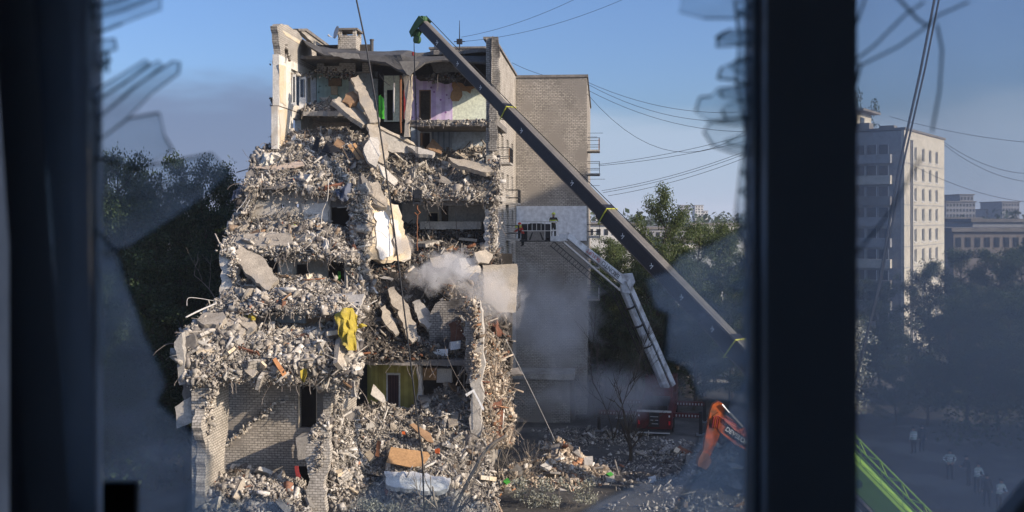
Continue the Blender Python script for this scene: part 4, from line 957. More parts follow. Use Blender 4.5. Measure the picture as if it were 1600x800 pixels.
heap('debris spilling down the spine wall between the heaps', [[(548, 300, -4.9), (572, 300, -4.4)], [(552, 350, -5.1), (574, 350, -4.8)], [(546, 400, -6.2), (570, 408, -5.6)], [(552, 455, -8), (580, 455, -7)]], 1500, chunk_label='chunk spilling down the spine wall between the heaps', group='chunks down the spine wall', big=8, plates=8, wires=24, planks=40)
# crumbling edges of torn walls
def crumble(name, pts, n, w=.22, lo=.06, hi=.24, mat='rub'):
    P = [np.array(onv(*q)) for q in pts]; seg = np.array([np.linalg.norm(b-a) for a, b in zip(P[:-1], P[1:])]); k = rng.choice(len(seg), n, p=seg/seg.sum()); f = rng.random(n)[:, None]
    C = np.array(P)[k]*(1-f)+np.array(P)[k+1]*f+rng.normal(0, w*.5, (n, 3))
    V, F = chunks(C, chunk_sizes(n, lo, hi)); o = fast(name, V, F, M[mat], wloc(ruin), ruin); o['kind'] = 'stuff'; return o
crumble('broken_edge', [(330, 556, -15.1), (332, 610, -15.1), (322, 650, -15.1), (318, 675, -15.1)], 420, .32)
crumble('broken_edge', [(488, 690, -14.5), (500, 656, -14.4), (514, 654, -14.2), (494, 735, -14.5)], 260, .22)
crumble('broken_edge', [(552, 296, -4.8), (560, 340, -4.8), (552, 400, -5.4), (556, 450, -6)], 700, .5)
crumble('broken_plaster', [(392, 302, -4.35), (450, 300, -4.35), (512, 304, -4.35)], 300, .5, .05, .22); crumble('broken_plaster', [(390, 345, -4.4), (450, 340, -4.4), (512, 346, -4.4)], 240, .4, .05, .2)
crumble('broken_edge', [(404, 404, -8.1), (470, 405, -8.1), (545, 406, -8.1)], 200, .2, .04, .16); crumble('broken_edge', [(404, 490, -12.1), (520, 490, -12.1)], 120, .2, .04, .16)
crumble('broken_edge', [(350, 592, -14.5), (430, 594, -13), (520, 596, -12)], 260, .25, .05, .2)
crumble('broken_edge', [(428, 98, -.7), (440, 96, -.6)], 60); crumble('broken_edge', [(427, 155, -.7), (434, 172, -.7), (440, 178, -.6)], 150)
crumble('broken_edge', [(434, 42, -.5), (443, 60, -.5), (452, 94, -.5)], 70, .12, mat='rubd')
crumble('broken_edge', [(772, 250, -.5), (776, 290, -.6), (770, 330, -.5), (772, 390, -.5)], 420, .35)
crumble('broken_edge', [(738, 470, -7.1), (745, 520, -7.1), (742, 590, -7.1)], 300, .3, mat='rubw')
crumble('broken_edge', [(450, 118, 1), (492, 116, 4)], 70, .15); crumble('broken_edge', [(345, 392, -9.5), (364, 400, -9.5), (366, 466, -9.5)], 220, .25)
crumble('broken_edge', [(520, 690, -11.6), (540, 600, -11.4), (552, 575, -11)], 200, .2)
crumble('broken_edge', [(495, 114, 2.5), (530, 116, 2.5), (555, 118, 2.2)], 160, .25, mat='rubd'); crumble('broken_edge', [(668, 122, 2.4), (700, 120, 2.4), (745, 122, 2.4)], 160, .3, mat='rubd')
crumble('broken_edge', [(640, 190, -.2), (700, 192, -.2), (776, 190, -.2)], 200, .16, .05, .18)
crumble('broken_edge', [(348, 700, -11.5), (380, 672, -11.5), (430, 630, -11.5)], 120, .15, .06, .2)

# ------------------------------------------------------------------ large slab fragments, each its own thing
def frag(name, pts, th, mat, label, cat='concrete slab', amp=.075, ref=onv, group=None, skip=()):
    P = [ref(*q) for q in pts]; n = Vector((0, 0, 0))
    for i in range(len(P)):
        a, b = P[i]-P[0], P[(i+1) % len(P)]-P[0]; n += a.cross(b)
    n.normalize(); cdir = (P[0]-Vector((0, 0, EYE))).normalized()
    if n.dot(cdir) < 0: n = -n
    c = sum(P, Vector())/len(P)
    P = [p-n*((p-c).dot(n)) for p in P]
    return tag(MB().prism(jag(P, amp, .2, skip), n*th, .025).build(name, M[mat]), label, cat, group, 'thing')
frag('floor_slab_fragment', [(548, 122, .5), (560, 118, .8), (572, 140, .2), (584, 165, -.4), (594, 190, -1), (578, 192, -1.2), (566, 165, -.6), (556, 140, 0)], .3, 'slab', 'long pale slab leaning steeply beside the mint kitchen wall')
frag('floor_slab_fragment', [(518, 158, -.6), (530, 150, .3), (548, 160, .4), (582, 186, .2), (578, 194, -.6), (568, 193, -1.2), (540, 176, -1)], .28, 'slab', 'broad beige slab sloping down beside the ninth floor window wall')
frag('floor_slab_fragment', [(540, 146, .4), (552, 142, .6), (560, 150, .2), (556, 160, -.2), (546, 164, -.4), (534, 158, -.2)], .3, 'wood', 'small brown slab piece lying on the broad beige slab')
frag('floor_slab_fragment', [(573, 195, -1.2), (588, 188, -.8), (600, 215, -1.2), (608, 240, -1.8), (600, 256, -2.4), (590, 252, -2.4), (582, 225, -2)], .22, 'slab', 'curved pale slab hanging below the green boards')
frag('floor_slab_fragment', [(592, 198, -.8), (604, 203, -.9), (645, 226, .2), (650, 236, 0), (640, 238, .2), (618, 238, -.6), (602, 232, -1)], .25, 'conc', 'grey slab tilted under the corridor, its rough underside showing')
frag('floor_slab_fragment', [(592, 196, -1.0), (646, 222, 0), (650, 228, 0), (594, 201, -1.05)], .5, 'slab', 'lit upper edge of the slab tilted under the corridor', amp=.02)
frag('floor_slab_fragment', [(568, 232, -2.6), (578, 214, -2), (590, 214, -1.8), (596, 240, -2.4), (588, 262, -3), (574, 250, -3)], .25, 'conc_l', 'broken pale slab standing in the rubble beneath the curved slab')
frag('wall_panel_fragment', [(577, 288, -3.2), (590, 282, -3), (606, 318, -3.6), (604, 324, -3.8), (592, 322, -4)], .3, 'slab', 'yellowish leaning panel above the cream spine wall')
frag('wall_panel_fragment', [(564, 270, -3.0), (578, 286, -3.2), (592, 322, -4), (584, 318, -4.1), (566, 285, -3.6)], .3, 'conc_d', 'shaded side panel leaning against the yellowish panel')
frag('board_fragment', [(588, 254, -2.6), (602, 262, -2.4), (622, 282, -2.2), (616, 290, -2.6), (600, 276, -2.8)], .08, 'conc_l', 'pale ribbed board lying across the spine rubble', 'board', .02)
frag('floor_slab_fragment', [(700, 246, -.2), (730, 250, -.2), (766, 258, -.4), (772, 268, -.9), (760, 270, -1), (716, 258, -.8)], .3, 'slab', 'sagging floor slab lying in the heap under the lilac room')
frag('floor_slab_fragment', [(636, 226, -.2), (652, 230, -.2), (680, 238, -.5), (676, 242, -.8), (650, 240, -.8)], .25, 'conc_l', 'thin slab end reaching towards the white door frame')
frag('sheet_fragment', [(665, 232, 1), (676, 216, 1.6), (692, 232, 1.2), (690, 240, .8)], .05, 'wood', 'brown board propped in front of the white door frame', 'board', .02)
frag('plate_fragment', [(754, 414, -3.6), (808, 412, -3.2), (809, 440, -3.2), (806, 488, -3.4), (782, 488, -3.6), (756, 470, -3.7)], .22, 'slab', 'large square concrete plate hanging at the right corner', amp=.04)
frag('plate_fragment', [(740, 396, -2.4), (760, 388, -2), (770, 398, -1.8), (764, 412, -2.4), (748, 410, -2.8)], .2, 'slab', 'broken plate above the large square plate')
frag('plate_fragment', [(672, 404, -2.4), (700, 392, -2), (716, 402, -2), (700, 418, -2.6), (676, 416, -2.8)], .2, 'slab', 'beige plate lying flat behind the white smoke')
frag('plate_fragment', [(716, 404, -2.4), (744, 402, -2), (752, 420, -2.6), (744, 446, -3.2), (722, 430, -3.2)], .2, 'conc_l', 'tilted beige plate between the smoke and the square plate')
frag('plate_fragment', [(700, 430, -3.6), (716, 428, -3.4), (740, 452, -4), (732, 470, -4.4), (700, 464, -4.2), (694, 450, -4)], .3, 'slab', 'pale rough slab on top of the masonry cascade')
frag('leaning_slab', [(606, 452, -4.6), (616, 448, -4.4), (630, 464, -4.8), (640, 482, -5), (630, 492, -5.4), (614, 478, -5.2)], .3, 'slab', 'upper half of the cracked slab leaning in the smoking hollow')
frag('leaning_slab', [(622, 486, -5.4), (640, 482, -5.2), (650, 505, -5.4), (653, 528, -5.8), (644, 536, -6), (634, 520, -6)], .3, 'slab', 'lower half of the cracked slab leaning in the smoking hollow')
frag('leaning_slab', [(594, 482, -5.2), (602, 476, -5), (616, 500, -5.4), (624, 520, -5.8), (618, 524, -6), (602, 506, -5.8)], .25, 'slab', 'narrow tan slab leaning left of the cracked slab')
frag('leaning_slab', [(644, 472, -4.4), (656, 468, -4.2), (672, 488, -4.6), (677, 502, -5), (668, 516, -5.2), (654, 500, -5)], .3, 'conc', 'dusky slab leaning right of the cracked slab')
frag('leaning_slab', [(362, 394, -9), (376, 384, -8.6), (404, 398, -8.8), (418, 412, -9.2), (436, 436, -9.8), (420, 454, -10.4), (400, 442, -10.2), (380, 420, -9.8)], .28, 'slab', 'big pale slab leaning across the sixth floor opening')
frag('floor_slab_fragment', [(366, 378, -7.8), (380, 364, -7), (452, 364, -7), (458, 378, -7.8), (450, 384, -8.1), (374, 384, -8.2)], .2, 'slab', 'flat slab lying on the heap in front of the sleeved wall')
frag('floor_slab_fragment', [(308, 502, -13), (320, 488, -12.4), (348, 486, -12.4), (354, 497, -12.8), (346, 506, -13.4), (318, 506, -13.4)], .3, 'slab', 'left broken slab topping the heap above the stair hall')
frag('floor_slab_fragment', [(344, 512, -13.2), (356, 496, -12.4), (372, 504, -12.6), (384, 516, -13), (378, 526, -13.6), (360, 524, -13.6)], .35, 'slab', 'first of two cracked slabs beside the yellow cloth scrap')
frag('floor_slab_fragment', [(358, 494, -12.4), (366, 487, -12), (396, 500, -12.2), (400, 512, -12.8), (388, 516, -13), (372, 502, -12.6)], .35, 'slab', 'second of two cracked slabs, the higher one')
frag('wall_panel_fragment', [(391, 534, -13.6), (404, 514, -12.8), (416, 522, -13), (412, 540, -13.8), (402, 543, -14)], .3, 'brickw', 'fallen piece of brick facing in the heap above the stair hall', 'wall fragment')
frag('floor_slab_fragment', [(466, 545, -13.2), (496, 518, -12.2), (524, 510, -11.8), (524, 524, -12.2), (500, 542, -13.2), (476, 550, -13.6)], .12, 'conc_d', 'dark slab sloping beside the yellow cloth')
frag('wall_panel_fragment', [(640, 758, -11.8), (604, 760, -11.6), (600, 738, -11), (650, 735, -10.8), (704, 748, -10.6), (698, 765, -11.2), (660, 768, -11.6)], .35, 'white', 'white painted slab lying below the brown board', 'wall fragment')
frag('furniture_board', [(604, 722, -11), (611, 698, -10.2), (674, 708, -9.8), (662, 726, -10.6), (640, 731, -10.8)], .05, 'board', 'orange brown furniture board on the lower slope', 'board', .01)
frag('furniture_board', [(640, 664, -8.6), (646, 660, -8.4), (672, 678, -8.2), (678, 690, -8.6), (668, 690, -8.8)], .06, 'wood', 'brown plank lying above the furniture board', 'board', .01)
frag('door_leaf', [(426, 562, -14.6), (431, 558, -14.5), (448, 584, -14.6), (442, 588, -14.8)], .06, 'orangew', 'bright orange plank stuck in the heap above the stair hall', 'plank', .01)
frag('cabinet', [(677, 546, -5.6), (700, 545, -5.4), (700, 559, -5.5), (677, 559, -5.7)], .5, 'white', 'white cabinet standing on the slab above the ochre room', 'cabinet', 0)
frag('stove', [(704, 534, -5.5), (720, 532, -5.3), (719, 545, -5.4), (704, 547, -5.6)], .45, 'white', 'white stove tipped over beside the white cabinet', 'stove', .01)
frag('door_leaf', [(579, 618, -6), (584, 598, -5.6), (600, 620, -5.8), (603, 626, -6.2), (598, 628, -6.3)], .06, 'conc_l', 'pale door leaf fallen in front of the ochre wall', 'door leaf', .01)
frag('black_sheet', [(502, 236, -2.2), (512, 218, -1.6), (534, 236, -1.8), (520, 240, -2.2)], .06, 'blackp', 'black sheet panel lying in the high heap', 'panel', .01)
frag('black_sheet', [(487, 236, -1.8), (494, 214, -1.6), (500, 215, -1.6), (496, 236, -1.9)], .06, 'blackp', 'narrow black panel standing beside the black sheet', 'panel', .01)
frag('shelf_frame', [(543, 227, -2), (548, 224, -1.9), (564, 248, -2.2), (560, 250, -2.3)], .05, 'board', 'first bare slat of the broken shelf in the high heap', 'slat', .0)
frag('shelf_frame', [(551, 225, -1.9), (555, 223, -1.8), (570, 246, -2.1), (566, 248, -2.2)], .05, 'board', 'second bare slat of the broken shelf in the high heap', 'slat', .0)
frag('crate_side', [(520, 228, -1.6), (528, 214, -1), (540, 226, -1.2), (534, 232, -1.7)], .08, 'wood', 'brown crate side beside the black sheet panel', 'crate', .01)
for k, (pts, lab) in enumerate([([(390, 262, -3.6), (420, 256, -3.4), (474, 252, -3.2), (476, 258, -3.5), (430, 266, -3.8)], 'upper tan sheet hanging over the left edge of the high heap'),
      ([(392, 292, -4.6), (430, 286, -4.4), (472, 278, -4.2), (474, 284, -4.6), (430, 296, -4.9)], 'grey roofing sheet hanging at the lower edge of the high heap'),
      ([(384, 270, -4), (398, 260, -3.6), (398, 280, -4), (386, 288, -4.4)], 'dark sheet corner at the far left of the high heap')]):
    frag('metal_sheet', pts, .05, ['beige', 'conc_d', 'conc_d'][k], lab, 'sheet', .05)
# vertical timber post of the corridor and pipes
tag(MB().prism(jag([onv(630, 116, .4), onv(644, 116, .2), onv(643, 160, 0), (onv(640, 214, -.6)), onv(631, 214, -.6), onv(634, 160, 0)], .06, .2), DV*.3, .03).build('standing_post', M['slab']), 'tall pale post standing between the corridor and the lilac room', 'post')
tag(MB().tube([onv(626, 118, .2), onv(626, 190, -.2), onv(627, 208, -.4)], .07, 6).build('riser_pipe', M['rust']), 'rusty vertical pipe left of the tall pale post', 'pipe')
tag(MB().tube([onv(616, 130, .6), onv(615, 176, .2)], .05, 6).build('riser_pipe', M['pale_metal']), 'pale vertical pipe in the green corridor', 'pipe')
# cloth
def cloth(name, rows, mat, label, cat='cloth'):
    h = empty(name, onv(*rows[-1][0]), label, cat)
    sheet('fabric', rows, M[mat], h, .03, 8, .2, 2.6); return h
cloth('yellow_cloth', [[(524, 488, -12.4), (534, 484, -12.4), (548, 484, -12.2), (556, 490, -12)], [(526, 506, -12.8), (536, 505, -12.9), (548, 506, -12.6), (556, 508, -12.2)], [(530, 526, -13), (540, 528, -13.2), (550, 528, -12.9), (556, 524, -12.6)], [(534, 540, -13.2), (541, 543, -13.3), (550, 546, -13), (556, 542, -12.8)]], 'yellow', 'large torn yellow cloth hanging on the slope')
cloth('yellow_cloth', [[(556, 508, -12.1), (564, 504, -11.9), (573, 505, -11.8)], [(556, 513, -12.2), (564, 514, -12), (572, 509, -11.9)]], 'yellow', 'short yellow strip blowing off the large yellow cloth')
cloth('yellow_cloth', [[(494, 548, -13.2), (504, 545, -13.1)], [(496, 560, -13.4), (501, 558, -13.4)], [(497, 570, -13.5), (500, 570, -13.5)]], 'yellow', 'small yellow rag below the large yellow cloth')
cloth('yellow_cloth', [[(469, 576, -14.4), (478, 574, -14.4)], [(470, 588, -14.5), (478, 588, -14.5)], [(474, 596, -14.6), (477, 596, -14.6)]], 'yellow', 'lowest yellow rag at the top of the stair hall wall')
cloth('yellow_cloth', [[(387, 488, -12.3), (399, 486, -12.2)], [(387, 500, -12.5), (400, 502, -12.4)]], 'yellow', 'yellow scrap beside the two cracked slabs')
cloth('blue_cloth', [[(524, 296, -4.9), (540, 290, -4.9), (552, 288, -4.8)], [(524, 305, -5.1), (538, 306, -5.2), (550, 302, -5)], [(530, 312, -5.2), (538, 316, -5.2), (548, 308, -5.1)]], 'bluecloth', 'blue grey blanket hanging over the dark opening')
cloth('blue_cloth', [[(362, 300, -5), (380, 288, -4.8)], [(360, 312, -5.1), (376, 306, -5)]], 'bluecloth', 'pale blue rag hanging off the left corner by the trees')
cloth('mattress', [[(404, 250, -3.0), (410, 240, -2.6), (424, 236, -2.4), (440, 240, -2.4)], [(404, 257, -3.4), (414, 250, -3.4), (428, 248, -3.3), (440, 248, -3)], [(406, 260, -3.5), (416, 258, -3.6), (428, 257, -3.5), (440, 254, -3.3)]], 'mattress', 'crumpled pale mattress on the left edge of the high heap', 'mattress')
cloth('red_cloth', [[(764, 500, -2), (776, 492, -2)], [(766, 520, -2.2), (780, 512, -2)], [(776, 526, -2.2), (790, 522, -2)]], 'redbrown', 'tangled reddish clothing below the square concrete plate', 'clothing')
cloth('green_bag', [[(484, 366, -6.4), (490, 364, -6.3)], [(482, 374, -6.6), (491, 374, -6.5)]], 'green', 'bright green bag in the heap before the sleeved wall', 'bag')
cloth('green_bag', [[(457, 351, -5), (463, 350, -5)], [(457, 355, -5.2), (464, 354, -5.2)]], 'hivis', 'tiny lime rag near the sleeved wall', 'rag')
# hanging wires and bent bars
def wire(name, pts, r, mat, label, cat='wire', ref=onv, group=None):
    P = [ref(*q) for q in pts]; Q = []
    for i in range(len(P)-1):
        p0, p1, p2, p3 = P[max(i-1, 0)], P[i], P[i+1], P[min(i+2, len(P)-1)]
        for k in range(6):
            t = k/6; Q.append(0.5*((2*p1)+(p2-p0)*t+(2*p0-5*p1+4*p2-p3)*t*t+(3*p1-p0-3*p2+p3)*t**3))
    Q.append(P[-1]); return tag(MB().tube(Q, r, 5).build(name, M[mat], smooth=True, recalc=False), label, cat, group)
wire('bent_bar', [(290, 496, -14), (310, 486, -13.4), (338, 474, -12.4)], .05, 'pale_metal', 'pale bent bar sticking out left of the heap above the trees', 'bar')
wire('bent_bar', [(292, 478, -14), (294, 466, -13.8), (310, 466, -13.4), (334, 470, -12.6)], .015, 'pale_metal', 'thin looped wire beside the pale bent bar')
wire('hanging_wire', [(390, 300, -5), (380, 318, -5.2), (370, 330, -5.4), (376, 336, -5.4), (390, 312, -5.2)], .025, 'pale_metal', 'looped cable hanging from the left corner of the high heap')
wire('hanging_wire', [(513, 280, -4.9), (512, 310, -5), (504, 330, -5), (502, 350, -5)], .025, 'plaster', 'white cable hanging down the sleeved panel wall')
wire('hanging_wire', [(690, 480, -5), (700, 560, -7), (745, 640, -8), (770, 700, -8)], .012, 'rebar', 'thin cable trailing across the corner post')
for k, (x0, y0, x1, y1, dx) in enumerate([(556, 600, 578, 640, 4), (448, 596, 462, 640, 3), (420, 420, 400, 455, -3), (690, 264, 682, 300, 2), (668, 330, 672, 360, 1), (712, 330, 714, 372, 0), (726, 560, 724, 640, 0), (750, 600, 770, 660, 3)]):
    v = [-11.5, -11.6, -9.4, -1.2, 1, 1, -6.4, -7.2][k]
    wire('hanging_wire', [(x0, y0, v), ((x0+x1)/2+dx, (y0+y1)/2, v-.2), (x1, y1, v-.3)], .02, 'rebar', ['bent bar over the inner brick wall', 'shadowed cable on the stair hall wall', 'bar dangling by the leaning slab', 'wire in the heap under the lilac room', 'wire before the small framed window', 'wire in the grey room', 'cable hanging from the slab above the ochre room', 'bar leaning on the corner post'][k])
frag('window_profile', [(727, 616, -7.6), (740, 607, -7.6), (757, 640, -7.8), (755, 643, -7.8), (739, 611, -7.7), (729, 619, -7.7)], .06, 'white', 'bent white window profile lying across the corner post', 'window profile', 0)
frag('rust_sheet', [(757, 628, -5.6), (786, 622, -5), (788, 680, -5), (776, 690, -5.4), (760, 670, -5.8)], .06, 'redbrown', 'rust red sheet among the debris right of the corner post', 'sheet', .1)
frag('red_box', [(586, 712, -11.4), (590, 688, -11), (596, 690, -11), (592, 714, -11.4)], .08, 'rust', 'rust red bar standing on the slope left of the furniture board', 'bar', .02)
frag('orange_box', [(679, 702, -10), (686, 700, -10), (686, 708, -10.1), (680, 708, -10.1)], .2, 'exc', 'small orange box at the corner of the furniture board', 'box', 0)
frag('orange_tile', [(628, 674, -9), (633, 674, -9), (633, 679, -9.1), (628, 678, -9.1)], .1, 'exc', 'tiny orange tile on the slope below the ochre room', 'tile', 0)
# ------------------------------------------------------------------ standing brick block behind the ruin
blk = empty('brick_apartment_block', L(2.8, 17, 0), 'standing brick end block with a pale insulation band and a low annex', 'apartment block')
BU = uvz(onv(917, 340, 17))[0]
MB().lbox(0.03, BU, 17, 40, 0, 26.3).build('wall', M['brickg'], blk)
MB().lbox(-0.05, BU+.1, 16.9, 40, 26.3, 26.5).build('roof_edge', M['conc_d'], blk)
zA, zB = onv(860, 322, 17).z, onv(860, 376, 17).z
MB().lbox(0.06, BU-.02, 16.9, 17, zB, zA).build('insulation_band', M['insul'], blk)
an_ = MB().lbox(0.06, uvz(onv(891, 340, 14.2))[0], 14.2, 16.99, 0, onv(850, 592, 14.2).z).build('annex', M['brickg'], blk)
MB().lbox(0.02, uvz(onv(897, 340, 13.9))[0], 13.9, 16.98, onv(850, 592, 14.2).z, onv(850, 583, 14.2).z).build('annex_roof', M['conc'], an_)
MB().lbox(uvz(onv(892, 340, 14.4))[0]+.02, uvz(onv(898, 340, 14.4))[0], 14.6, 16.9, 0, onv(850, 594, 14.2).z).build('annex_post', M['conc_d'], an_)
for k, (y, mt) in enumerate([(236, 'orangew'), (273, None), (372, None), (420, 'white'), (470, 'white')]):
    balcony(L(BU, 18.2, onv(918, y, 18).z), DV, NV, blk, 2.6, 1.0, mat=M[mt] if mt else None)
m = MB()
for y in (208, 214, 272, 280, 290):
    p = onv(919, y, 18); m.tube([p, p+NV*R.uniform(.6, 1.4)], .015, 4)
m.build('aerial_rods', M['darkmetal'], blk)
p = onv(875, 119, 17.5); tag(MB().obox(p, NV, DV, ZV, .5, .3, .06).build('roof_hatch', M['darkmetal']), 'small dark lid on the roof edge of the standing brick block', 'roof hatch')

# ------------------------------------------------------------------ off-frame tower whose shadow lies over the yard
twr = empty('apartment_tower', (73.5, 41, 0), 'tall panel apartment tower beyond the right edge of the yard', 'apartment tower')
MB().box((67, 30, 0), (80, 53, 47)).build('wall', M['conc_l'], twr)
wm_ = None
for k in range(16):
    for j in range(7):
        if wm_ is None:
            ob = MB().box((66.95, 0, 0), (67.02, 1.5, 1.5)).build('window', M['glassdark'], twr); wm_ = ob.data
            wm_.transform(Matrix.Translation(wloc(twr)))
        else: ob = link(bpy.data.objects.new('window', wm_), twr)
        ob.location = Vector((0, 31.2+j*3.1, 1.6+k*2.8))-wloc(twr)

# ------------------------------------------------------------------ ground rubble on the right
heap('sunlit mound of rubble and slabs in the yard right of the ruin', [[(780, 735, 60), (830, 715, 62.5), (872, 688, 63), (910, 712, 62.5), (950, 745, 61.5), (1000, 768, 60.5)], [(770, 765, 58), (830, 742, 60), (880, 725, 60.5), (920, 742, 60), (960, 765, 59.5), (1015, 780, 59)],
     [(760, 830, 54), (830, 815, 55.5), (890, 800, 56.4), (940, 800, 56.6), (990, 800, 56.5), (1040, 800, 56.5)]], 4200, mat='rubw', lo=.08, hi=.55, big=30, bigsize=(.4, 1.0), chunk_label='block in the sunlit mound right of the ruin', group='blocks in the sunlit mound', wires=30, planks=90, ref=at)
heap('scattered grey debris on the shaded yard', [[(830, 672, 74), (900, 668, 75), (980, 672, 74), (1060, 690, 70.5), (1150, 700, 68.5)], [(840, 700, 68.5), (900, 700, 68.5), (980, 705, 67.6), (1060, 715, 65.8), (1150, 730, 63)], [(900, 740, 61.8), (950, 745, 61), (1010, 750, 60.2), (1080, 760, 58.8), (1160, 770, 57.3)], [(950, 800, 53.7), (1000, 800, 53.7), (1040, 800, 53.7), (1090, 800, 53.7), (1170, 800, 53.7)]],
     4200, lo=.06, hi=.4, big=24, bigsize=(.3, .7), chunk_label='grey block lying on the shaded yard before the fire engine', group='blocks on the shaded yard', bed='ground', wob=.2, planks=90, wires=16, ref=at)
frag('mound_slab', [(866, 762, 60), (880, 742, 61), (905, 740, 61), (912, 756, 60), (900, 762, 59.4), (876, 768, 59.2)], .4, 'slab', 'broad slab lying on the sunlit mound', ref=at)
frag('mound_slab', [(960, 772, 58.6), (975, 762, 59.2), (1000, 768, 59), (1004, 780, 58.4), (984, 782, 58)], .35, 'slab', 'slab at the right foot of the sunlit mound', ref=at)
frag('mound_slab', [(872, 700, 62.6), (868, 694, 62.8), (880, 686, 63), (878, 700, 62.4), (872, 708, 62)], .4, 'slab', 'upright slab end crowning the sunlit mound', ref=at)
frag('mound_slab', [(912, 716, 61.4), (926, 712, 61.6), (926, 726, 61), (914, 728, 60.8)], .5, 'conc_l', 'square block standing on the right flank of the mound', 'concrete block', ref=at)
frag('mound_slab', [(945, 742, 60), (960, 738, 60.2), (962, 756, 59.4), (950, 760, 59.2)], .5, 'conc', 'dark block under the green bag on the mound', 'concrete block', ref=at)
frag('green_bag', [(947, 740, 59.9), (954, 737, 60), (959, 741, 59.9), (953, 744, 59.8)], .12, 'dgreen', 'bright green bag on the right flank of the mound', 'bag', .01, ref=at)
frag('green_bag', [(786, 752, 58), (793, 746, 58.2), (797, 752, 58), (791, 756, 57.8)], .12, 'dgreen', 'bright green bag at the left foot of the mound', 'bag', .01, ref=at)
frag('rust_plank', [(764, 778, 56.4), (778, 768, 56.8), (784, 772, 56.8), (770, 782, 56.2)], .08, 'orangew', 'rust orange plank at the left foot of the mound', 'plank', .01, ref=at)
frag('white_bag', [(1013, 746, 60), (1024, 742, 60.2), (1026, 752, 59.6), (1016, 754, 59.4)], .3, 'white', 'white sack lying on the shaded yard', 'sack', .03, ref=at)
frag('black_roll', [(1022, 752, 59), (1040, 750, 59), (1042, 758, 58.8), (1024, 760, 58.8)], .5, 'rubber', 'black roll lying beside the white sack', 'roll', .02, ref=at)

# ------------------------------------------------------------------ mobile crane with its long boom
T = at(661, 40, 60); B = at(1440, 845, 37.5); bd = (B-T)
def bt(px):      # parameter of the boom axis where it stands over picture column px
    r = (px-800)/1600; return (r*T.y-T.x)/(bd.x-r*bd.y)
bax = bd.normalized(); bside = bax.cross(ZV).normalized(); bup = bside.cross(bax).normalized()
if bup.z < 0: bup = -bup
def bp(t): return T+bd*t
crane = empty('mobile_crane', Vector((B.x+3, B.y-1, 0)), 'mobile crane with long graphite boom and lime green base section', 'crane')
secs = [(0.0, bt(793), .48, .60), (bt(788), bt(948), .56, .70), (bt(942), bt(1146), .64, .80), (bt(1140), bt(1240), .70, .90)]
def boomsec(name, t0, t1, wd, hg, mat, parent):
    a, b = bp(t0), bp(t1); ch = .16*hg
    ring = [(-wd/2+ch, -hg/2), (wd/2-ch, -hg/2), (wd/2, -hg/2+ch), (wd/2, hg/2-ch*.4), (wd/2-ch*.4, hg/2), (-wd/2+ch*.4, hg/2), (-wd/2, hg/2-ch*.4), (-wd/2, -hg/2+ch)]
    vs = [a+bside*x+bup*y for x, y in ring]+[b+bside*x+bup*y for x, y in ring]
    return MB().add(vs, [tuple(range(8)), tuple(range(15, 7, -1))]+[(i, (i+1) % 8, 8+(i+1) % 8, 8+i) for i in range(8)]).build(name, mat, parent)
sec_obs = []
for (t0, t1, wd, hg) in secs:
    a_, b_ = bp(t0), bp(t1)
    MB().obox((a_+b_)/2+bup*(hg/2+.012), bax, bside, bup, (b_-a_).length/2, wd*.42, .012).build('painted_sun_strip', M['boomsun'], crane)  # added strip that carries the painted sunlight along the section's top
    sec_obs.append(boomsec('boom_section', t0, t1, wd, hg, M['boom'], crane))
baseo = boomsec('boom_base_section', bt(1236), 1.12, .72, 1.02, M['lime'], crane)
for k, t in enumerate((bt(790), bt(945), bt(1143))):     # section collars and strap ties
    wd, hg = (.62, .76, ) if k == 0 else ((.70, .86) if k == 1 else (.76, .95))
    boomsec('collar', t-.004, t+.004, wd, hg, M['boom'], crane)
    p = bp(t+.006); c = [p+bside*(s1*wd/2*1.06)+bup*(s2*hg/2*1.06) for s1, s2 in ((-1, -1), (1, -1), (1, 1), (-1, 1), (-1, -1))]
    MB().tube(c, .035, 5).build('strap', M['strap'], crane)
fs = -bside if bside.dot(-T) < 0 else bside         # flank that faces the viewer
for px in (688, 720, 756, 821, 900, 980, 1025, 1072, 1120):
    t = bt(px); hw = [s for s in secs if s[0] <= t <= s[1]][-1]
    p = bp(t)+fs*(hw[2]/2+.006)
    m = MB(); e = bax; f = bup
    for a, b in (((-.10, -.04), (.06, .10)), ((.06, .10), (.02, -.12)), ((-.02, .03), (-.10, .13))):
        m.beam(p+e*a[0]+f*a[1], p+e*b[0]+f*b[1], .035, .006, up=fs)
    m.build('white_mark', M['white'], crane)
# head sheaves
hd = MB(); 
hd.prism([T+bup*.42-bside*.3-bax*.35, T+bup*.46-bside*.3+bax*.25, T-bup*.55-bside*.3-bax*.2, T-bup*.95-bside*.3-bax*.25, T-bup*.8-bside*.3-bax*.62, T-bup*.1-bside*.3-bax*.5], bside*.08)
hd.prism([T+bup*.42+bside*.22-bax*.35, T+bup*.46+bside*.22+bax*.25, T-bup*.55+bside*.22-bax*.2, T-bup*.95+bside*.22-bax*.25, T-bup*.8+bside*.22-bax*.62, T-bup*.1+bside*.22-bax*.5], bside*.08)
ho = hd.build('boom_head', M['cgreen'], crane)
def disc(c, ax, r, th):
    e1 = ax.cross(ZV).normalized(); e2 = e1.cross(ax); m = MB()
    m.tube([c-ax*th, c+ax*th], r, 14); return m
for c, r in ((T+bup*.28-bax*.2, .22), (T-bup*.70-bax*.42, .26), (T-bup*.95-bax*.0, .22)):
    disc(c, bside, r, .14).build('sheave', M['cgreen'], ho)
MB().tube([T+bup*.6-bax*.1, bp(.25)+bup*.52, bp(bt(948))+bup*.6, bp(bt(1143))+bup*.7, bp(1.1)+bup*.75], .022, 4).build('hoist_rope', M['darkmetal'], crane)
hook = onv(652, 312, -4.0); hx = hook
ropes = MB()
